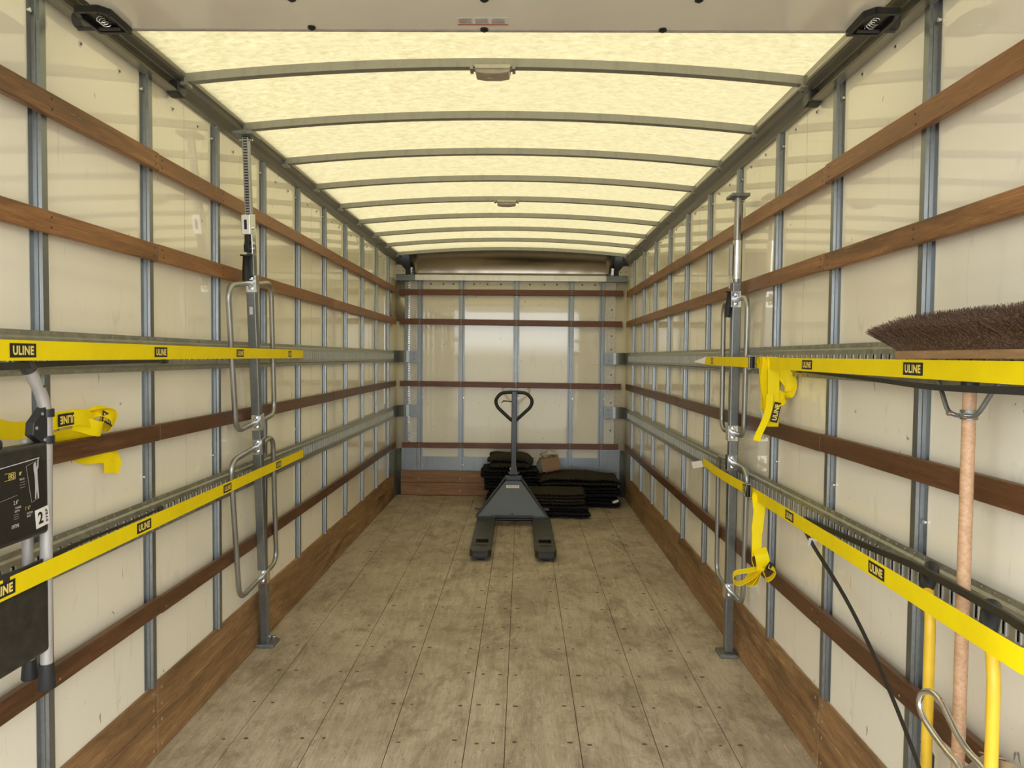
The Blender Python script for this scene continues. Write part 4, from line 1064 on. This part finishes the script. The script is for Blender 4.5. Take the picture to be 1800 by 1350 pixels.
# front pile
pad('moving_blanket', .10, .775, 6.99, 7.40, .002, 4, .030, 'lower folded quilted blanket on the floor right behind the pallet jack', 'blanket_navy', seed=9, rnd=.004)
pad('moving_blanket', .09, .740, 6.99, 7.40, .128, 4, .031, 'upper folded quilted blanket right behind the pallet jack, showing its rounded folds', 'blanket_brown', seed=10, rnd=.005)
def carton():
    t = empty('cardboard_box', (.42, 7.82, .36), 'small tilted brown cardboard box resting on the blankets near the back wall', 'box')
    c = V(.435, 7.84, .415); a = math.radians(-14); ux = V(math.cos(a), 0, -math.sin(a))*.0+V(math.cos(.22), 0, math.sin(.22)); uz = V(-math.sin(.22), 0, math.cos(.22)); uy = V(0, 1, 0)
    b = MB(); hx, hy, hz, w = .095, .075, .065, .003
    b.obox(c-uy*hy, ux*hx, uy*w, uz*hz); b.obox(c+uy*hy, ux*hx, uy*w, uz*hz); b.obox(c-ux*hx, ux*w, uy*hy, uz*hz); b.obox(c+ux*hx, ux*w, uy*hy, uz*hz); b.obox(c-uz*hz, ux*hx, uy*hy, uz*w)
    b.build('carton', 'cardboard', t)
    b = MB(); b.obox(c-uy*(hy+.02)-uz*(hz+.012)+ux*.012, ux*(hx-.01), uy*.02-uz*.008, uz*.0018); b.build('flap', 'cardboard', t)
    f = empty('packing_film', c+uz*hz, 'crumpled clear plastic film sticking out of the small cardboard box', 'plastic film')
    rng = random.Random(11); b = MB(); c2 = c+uz*(hz+.025)-ux*.02
    n, m = 12, 9
    P = []
    for j in range(m+1):
        for i in range(n):
            th = math.pi*j/m; ph = 2*math.pi*i/n; r = rng.uniform(.72, 1.15)
            P.append(c2+V(.080*r*math.sin(th)*math.cos(ph), .05*r*math.sin(th)*math.sin(ph), .050*r*math.cos(th)))
    b.add(P, [(j*n+i, j*n+(i+1) % n, (j+1)*n+(i+1) % n, (j+1)*n+i) for j in range(m) for i in range(n)])
    b.build('film', 'clear_film', f)
    b = MB()
    for i in range(16):
        p = c2+V(rng.uniform(-.03, .075), rng.uniform(-.045, .01), rng.uniform(-.045, .012)); d = V(rng.uniform(-1, 1), rng.uniform(-1, 1), rng.uniform(-.6, 1)).normalized()*.014
        b.obox(p, d, V(0, .004, .003), V(.002, 0, .006))
    tag(b.build('crumpled_paper', 'dark_grip', f), 'crumpled dark paper in the box', kind='stuff')
    b = MB(); P = catmull([(.300, 7.80, .495), (.285, 7.78, .47), (.262, 7.77, .43), (.262, 7.76, .40)], 5); b.ribbon(P, V(.75, -.2, -.55), .05, .008)
    b.ribbon([p+V(.028, .0, -.018) for p in P], V(.75, -.2, -.55), .014, .009, 1)
    o = b.build('grey_pad', ['grey_ink', 'black_plastic'], origin=(.27, 7.78, .40)); tag(o, 'grey edged pad standing between the tall blanket pile and the box', 'pad')
carton()

# ------------------------------------------------------------------ step ladder (left)
def ladder():
    t = empty('step_ladder', (-1.08, 1.6, .70), 'folded grey step ladder with black treads strapped upright to the left wall', 'step ladder')
    X = -1.063; yf, yn = 1.812, 1.40; r = .0143
    # front rail: one bent tube
    P = [(X, yf-.012, .735), (X, yf, 1.42), (X, yf-.062, 1.505)]
    b = MB(); b.tube(rounded(P, .06, 10), r, 18)
    P = [(X, yn+.012, .735), (X, yn, 1.42), (X, yn+.062, 1.505)]
    b.tube(rounded(P, .06, 10), r, 18)
    fr = b.build('front_rail', 'ladder_grey', t)
    b = MB(); b.tube(rounded([(X, yf-.060, 1.503), (X, yf-.105, 1.555), (X, yn+.105, 1.555), (X, yn+.060, 1.503)], .05, 8), r+.003, 18); tag(b.build('top_grip', 'dark_grip', t), 'dark foam top grip')
    b = MB(); b.cyl((X, yf-.028, 1.488), (X-.0, yf-.028, 1.489), .002, 8); b.cyl((X+.013, yf-.028, 1.462), (X+.0155, yf-.028, 1.463), .003, 8); b.build('rivet', 'black_metal', fr)
    for y, s in ((yf-.012, 1), (yn+.012, -1)):
        b = MB(); b.tube([(X, y, .765), (X, y, .760), (X, y, .705), (X, y, .700)], [.0165, .017, .021, .019], 18); b.build('rubber_foot', 'rubber', t)
    for y in (1.808, 1.42):
        b = MB(); b.cyl((-1.112, y, .765), (-1.112, y, 1.33), .0128, 16); b.build('rear_leg', 'ladder_grey', t)
        b = MB(); b.tube([(-1.112, y, .77), (-1.112, y, .725), (-1.112, y, .72)], [.0155, .019, .017], 16); b.build('rubber_foot', 'rubber', t)
    b = MB(); b.cyl((-1.112, 1.42, .835), (-1.112, 1.80, .835), .006, 10); b.build('rear_bar', 'ladder_grey', t)
    # hinge bracket
    for yy, s in ((yf, 1), (yn, -1)):
        b = MB(); b.prism([(yy-s*.004, 1.405), (yy-s*.016, 1.412), (yy-s*.060, 1.375), (yy-s*.064, 1.345), (yy-s*.020, 1.318), (yy-s*.004, 1.322)], 'X', X-.012, X+.010)
        b.cyl((X, yy, 1.405), (X, yy, 1.385), .0185, 18); b.cyl((X, yy, 1.338), (X, yy, 1.318), .0185, 18)
        h = b.build('hinge_bracket', 'black_plastic', t, bevel=.002)
        b = MB(); b.cyl((X+.010, yy-s*.030, 1.395), (X+.012, yy-s*.030, 1.395), .004, 8); b.cyl((X+.010, yy-s*.052, 1.362), (X+.012, yy-s*.052, 1.362), .004, 8); b.cyl((X+.010, yy-s*.022, 1.330), (X+.012, yy-s*.022, 1.330), .004, 8); b.build('rivet', 'ladder_grey', h)
    def tread(z0, z1, nm, xf, y1=1.797):
        b = MB(); b.box((xf-.040, 1.42, z0), (xf, y1, z1)); b.box((xf-.046, 1.43, z1-.004), (xf-.012, 1.66, z1+.022))
        p = b.build(nm, 'tread_plastic', t, bevel=.010, seg=3)
        b = MB(); b.box((xf-.035, y1-.004, z0+.006), (xf-.005, y1+.014, z0+.034)); b.build('tread_clip', 'black_plastic', p, bevel=.002)
        return p
    p1 = tread(1.098, 1.325, 'platform', -1.048); p2 = tread(.800, .985, 'lower_tread', -1.050)
    # printed card on the platform
    xf = -1.0478; E = (0, 1, 0); U = (0, 0, 1)
    card = patch('printed_card', (xf, 1.61, 1.196), E, U, .345, .172, 'label_black', p1)
    def T(s, y, z, w, h, mat='panel_white', bold=.0): text('lettering', s, (xf+.0008, y, z), E, U, w, h, mat, card, bold)
    def ln(y0, z0, y1, z1, mat='grey_ink', w=.00035):
        a, c = V(xf+.0009, y0, z0), V(xf+.0009, y1, z1); d = (c-a); b = MB(); b.obox((a+c)/2, d/2, V(.0002, 0, 0), d.normalized().cross(V(1, 0, 0))*w); b.build('line', mat, card)
    T('ERS', 1.661, 1.260, .018, .012, 'letter_yellow', .01)
    ln(1.640, 1.268, 1.672, 1.268, 'letter_yellow'); ln(1.640, 1.252, 1.672, 1.252, 'letter_yellow'); ln(1.674, 1.252, 1.674, 1.268, 'letter_yellow')
    ln(1.60, 1.281, 1.760, 1.290, 'panel_white', .0008)
    T("8'", 1.692, 1.262, .010, .008, 'letter_yellow'); T('REACH', 1.697, 1.248, .016, .005)
    T('2.4"', 1.675, 1.197, .016, .010); T('STORAGE', 1.682, 1.184, .020, .005); T('DEPTH', 1.679, 1.176, .016, .005)
    T('1\' 6"', 1.716, 1.176, .016, .009, 'letter_yellow'); T('PLATFORM', 1.722, 1.163, .020, .005); T('HEIGHT', 1.719, 1.156, .015, .005)
    T('LIFETIME', 1.672, 1.142, .024, .008)
    ln(1.60, 1.205, 1.680, 1.213); ln(1.712, 1.276, 1.752, 1.284); ln(1.712, 1.276, 1.730, 1.186); ln(1.730, 1.186, 1.756, 1.192)
    for k in range(3): ln(1.690, 1.240-.006*k, 1.708, 1.2405-.006*k, 'grey_ink', .0004); ln(1.668, 1.168-.005*k, 1.684, 1.1685-.005*k, 'grey_ink', .0004)
    # standing figure outline
    sil = [(1.738, 1.276), (1.743, 1.282), (1.748, 1.278), (1.747, 1.270), (1.751, 1.271), (1.753, 1.288), (1.757, 1.289), (1.756, 1.268), (1.752, 1.262), (1.753, 1.235), (1.756, 1.205), (1.757, 1.192), (1.752, 1.192), (1.749, 1.215), (1.746, 1.192), (1.742, 1.192), (1.743, 1.225), (1.741, 1.250), (1.738, 1.266)]
    b = MB(); b.add([(xf+.0010, y, z) for y, z in sil], [tuple(range(len(sil)))]); b.build('figure_silhouette', 'silhouette', card)
    st = patch('step_sticker', (xf+.0008, 1.768, 1.143), (0, 1, .10), (0, -.10, 1), .050, .046, 'panel_white', card)
    text('lettering', '2', (xf+.0018, 1.760, 1.143), (0, 1, .1), (0, -.1, 1), .018, .030, 'label_black', st, .03)
    text('lettering', 'STEP', (xf+.0018, 1.783, 1.145), (0, -.1, 1), (0, -1, -.1), .034, .008, 'label_black', st, .03)
ladder()

# ------------------------------------------------------------------ push broom
def broom():
    cx, cy = 1.150, 1.690
    t = empty('push_broom', (cx, cy, 0), 'push broom stored upside down against the right wall with its brown bristles up', 'broom')
    b = MB(); b.cyl((cx, cy, .003), (cx, cy, 1.50), .0143, 20); b.build('pole', 'pole_wood', t)
    b = MB(); b.tube([(cx, cy, 1.475), (cx, cy, 1.545)], .0185, 20); b.cyl((cx, cy, 1.50), (cx, cy, 1.505), .0205, 20); b.build('socket', 'black_plastic', t)
    b = MB(); b.box((1.131, 1.385, 1.550), (1.180, 1.995, 1.572)); b.build('head_block', 'block_wood', t, bevel=.003)
    rng = random.Random(21); N = 15000; vs = []; fs = []
    o = Vector((cx, cy, 0))
    for i in range(N):
        a = rng.uniform(-1, 1); q = rng.uniform(-1, 1)
        if rng.random() < .30: a = -1+.1*rng.random()
        e = max(0, abs(q)-.62)/.38*(1 if q > 0 else -1)
        fa = math.copysign(abs(a)**1.4, a)
        d = Vector((fa*1.15+rng.gauss(0, .14), e*.85+rng.gauss(0, .14), 1)).normalized()
        L = rng.uniform(.080, .100)
        p = Vector((1.155+a*.022, 1.690+q*.297, 1.572)); p1 = p+d*L*.5; p2 = p+d*L+Vector((rng.gauss(0, .002), rng.gauss(0, .002), -.003*abs(a)))
        w = Vector((d.z, 0, -d.x)).normalized() if rng.random() < .5 else Vector((0, 1, 0)); w2 = d.cross(w).normalized(); r = .00068
        base = len(vs)
        for c, s in ((p, 1.), (p1, .9), (p2, .5)):
            for k in range(3):
                g = 2*math.pi*k/3; vs.append(c+(w*math.cos(g)+w2*math.sin(g))*r*s-o)
        for l in (0, 3):
            for k in range(3): fs.append((base+l+k, base+l+(k+1) % 3, base+l+3+(k+1) % 3, base+l+3+k))
    me = bpy.data.meshes.new('bristles'); me.from_pydata(vs, [], fs)
    m = NT('bristle'); n = m.noise(m.coord((1, 1, 1)), 240, 2); m.set('Base Color', m.ramp(n, [(.3, (.045, .027, .020)), (.52, (.12, .068, .042)), (.72, (.34, .21, .115))])); m.set('Roughness', .55)
    me.materials.append(MATS['bristle']); ob = bpy.data.objects.new('bristles', me); COL.objects.link(ob); ob.parent = t; tag(ob, 'dense dark brown bristles', kind='stuff')
    # brace
    b = MB(); b.cyl((cx, cy, 1.412), (cx, cy, 1.434), .0185, 20)
    br = b.build('clamp_ring', 'galv', t, bevel=.001)
    for s in (-1, 1):
        b = MB(); b.tube(rounded([(cx-.018, cy+s*.012, 1.420), (cx-.016, cy+s*.055, 1.424), (cx-.004, cy+s*.15, 1.548)], .02, 5), .0055, 10); b.build('brace_arm', 'galv', t)
        b = MB(); b.cyl((cx-.020, cy+s*.030, 1.424), (cx-.032, cy+s*.030, 1.424), .006, 6); b.build('screw', 'zinc', br)
broom()

# ------------------------------------------------------------------ hand truck, bent aluminium loop
def hand_truck():
    t = empty('hand_truck', (1.12, 1.65, 0), 'yellow tubular hand truck with black grips standing against the right wall', 'hand truck')
    for x, y, h in ((1.150, 1.820, .0), (1.095, 1.487, .010)):
        b = MB(); P = [(x, y, .08), (x-.0, y, .90+h), (x+.022, y+.055, .968+h)]
        b.tube(rounded(P, .05, 8), .0128, 18); b.build('upright_tube', 'yellow_paint', t)
        b = MB(); g0 = V(x+.012, y+.045, .965+h); g1 = V(x+.060, y+.105, 1.012+h)
        b.tube([g0, g0+(g1-g0)*.08, g0+(g1-g0)*.6, g0+(g1-g0)*.92, g1], [.014, .0175, .020, .018, .009], 16); tag(b.build('hand_grip', 'black_plastic', t), 'black plastic grip')
    b = MB()
    for z in (.12, .34): b.tube([(1.150, 1.82, z), (1.095, 1.487, z)], .011, 12)
    b.build('cross_tube', 'yellow_paint', t)
    b = MB(); b.obox((1.06, 1.68, .012), V(.10, -.016, 0), V(-.027, -.165, 0), V(0, 0, .004)); b.build('toe_plate', 'yellow_paint', t)
    for x, y in ((1.165, 1.86), (1.085, 1.44)):
        b = MB(); d = V(-.16, -.98, 0).normalized(); c = V(x, y, .090); b.tube([c-d*.018, c+d*.018], .088, 24); b.build('wheel', 'rubber', t)
hand_truck()
def alu_loop():
    t = empty('aluminium_handle', (1.06, 1.5, .62), 'bent aluminium tube loop on a sheet metal bracket behind the near yellow tube', 'metal handle')
    P = [(1.092, 1.535, .560), (1.088, 1.555, .622), (1.088, 1.580, .660), (1.088, 1.630, .669), (1.088, 1.685, .682), (1.088, 1.730, .700), (1.089, 1.748, .724), (1.090, 1.738, .752),
         (1.092, 1.705, .770), (1.092, 1.668, .768), (1.092, 1.632, .745), (1.092, 1.596, .722), (1.094, 1.560, .706), (1.096, 1.520, .700), (1.10, 1.48, .69)]
    b = MB(); b.tube(catmull(P, 8), .0074, 14); b.build('tube_loop', 'alu_tube', t)
    b = MB()
    b.add([V(1.100, 1.602, .643), V(1.100, 1.522, .722), V(1.135, 1.430, .745), V(1.150, 1.450, .640), V(1.100, 1.602, .50), V(1.100, 1.522, .50), V(1.135, 1.43, .50), V(1.150, 1.45, .50)],
          [(0, 1, 2, 3), (0, 4, 5, 1), (1, 5, 6, 2), (2, 6, 7, 3), (3, 7, 4, 0), (4, 7, 6, 5)])
    b.obox(V(1.112, 1.505, .728), V(.006, -.022, .006), V(.016, .006, -.006), V(0, 0, .0015)); b.obox(V(1.150, 1.40, .735), V(.004, -.03, .004), V(.018, .004, -.012), V(0, 0, .0015))
    b.build('sheet_bracket', 'bent_sheet', t, bevel=.002)
alu_loop()

# ------------------------------------------------------------------ black elastic cords
def cord(name, pts, w, th, label, hooks=(True, True), wd=(0, 0, 1), tags=None, n=5):
    t = empty(name, pts[0], label, 'elastic cord', 'black elastic cords')
    C = catmull(pts, n); ws = w if isinstance(w, (int, float)) else [w[0]+(w[1]-w[0])*(i/(len(C)-1))**(w[2] if len(w) > 2 else 1) for i in range(len(C))]
    b = MB(); b.ribbon(C, wd, ws, th); b.build('rubber_strap', 'bungee_black', t, bevel=.0015, seg=2)
    for e, on in ((0, hooks[0]), (-1, hooks[1])):
        if not on: continue
        p = C[e]; d = (C[1]-C[0] if e == 0 else C[-2]-C[-1]).normalized()
        b = MB(); b.tube([p+d*.035, p, p-d*.006], [.009, .0095, .007], 10); cp = b.build('end_cap', 'black_plastic', t)
        s = -1 if p.x < 0 else 1
        b = MB(); b.tube([p, p-d*.018, p-d*.030+V(s*.012, 0, .004), p-d*.026+V(s*.022, 0, .014), p-d*.012+V(s*.024, 0, .018)], .0022, 8); b.build('wire_hook', 'zinc', cp)
    if tags:
        for c in tags:
            b = MB(); b.obox(c, V(.008, 0, 0), V(0, -.004, .014), V(.002, .003, .0)); b.obox(Vector(c)+V(.014, 0, .006), V(.010, 0, .004), V(0, .0006, 0), V(-.003, 0, .007)); b.build('paper_tag', 'white_label', t)
    return t
cord('elastic_cord', [(1.236, 2.97, 1.503), (1.19, 2.3, 1.490), (1.135, 1.86, 1.482), (1.123, 1.69, 1.483), (1.126, 1.52, 1.486), (1.15, 1.30, 1.49), (1.236, 1.05, 1.50)], (.010, .020), .010,
     'black elastic cord under the upper yellow strap, crossing the broom pole', (True, True))
cord('elastic_cord', [(1.234, 2.86, .925), (1.20, 2.3, .968), (1.165, 1.95, 1.004), (1.128, 1.72, 1.024), (1.10, 1.48, 1.036), (1.085, 1.30, 1.04), (1.236, 1.0, 1.0)], .018, .008,
     'black elastic cord above the lower yellow strap, pressing on the hand truck grips', (True, True))
cord('elastic_cord', [(1.232, 2.86, .890), (1.210, 2.705, .857), (1.19, 2.39, .770), (1.16, 2.10, .672), (1.12, 1.84, .576), (1.09, 1.70, .52), (1.06, 1.58, .45)], (.019, .011), .004,
     'black strap slanting down from the lower right cargo track towards the hand truck', (False, True), (0, -.6, .8), [(1.211, 2.735, .866)])
cord('elastic_cord', [(-1.236, 2.74, .962), (-1.19, 2.45, .978), (-1.12, 2.03, 1.010), (-1.05, 1.72, 1.030), (-1.035, 1.55, 1.04), (-1.09, 1.3, 1.04), (-1.236, 1.0, 1.0)], (.006, .034, 1.6), .007,
     'black elastic cord just above the lower yellow strap on the left wall', (True, True))
cord('elastic_cord', [(-1.232, 2.78, 1.518), (-1.16, 2.3, 1.518), (-1.075, 1.85, 1.517), (-1.043, 1.66, 1.514), (-1.05, 1.50, 1.512), (-1.10, 1.3, 1.51), (-1.236, 1.05, 1.50)], (.010, .023), .010,
     'black elastic cord just under the upper yellow strap on the left wall', (True, True))
def loose_hook():
    t = empty('cord_hook', (1.21, 1.93, .50), 'black cord end with a coiled wire hook low on the right wall beside the stud', 'cord hook')
    b = MB(); b.tube([(1.215, 1.925, .40), (1.215, 1.925, .50), (1.214, 1.925, .512)], [.012, .014, .009], 12); b.build('end_cap', 'black_plastic', t)
    b = MB(); b.tube([(1.212+.010*math.cos(i*.9), 1.935+.016*math.sin(i*.9), .492+.0035*i) for i in range(14)], .0022, 8); b.build('wire_hook', 'zinc', t)
loose_hook()
for ob in bpy.data.objects:
    if '_w' in ob: del ob['_w']
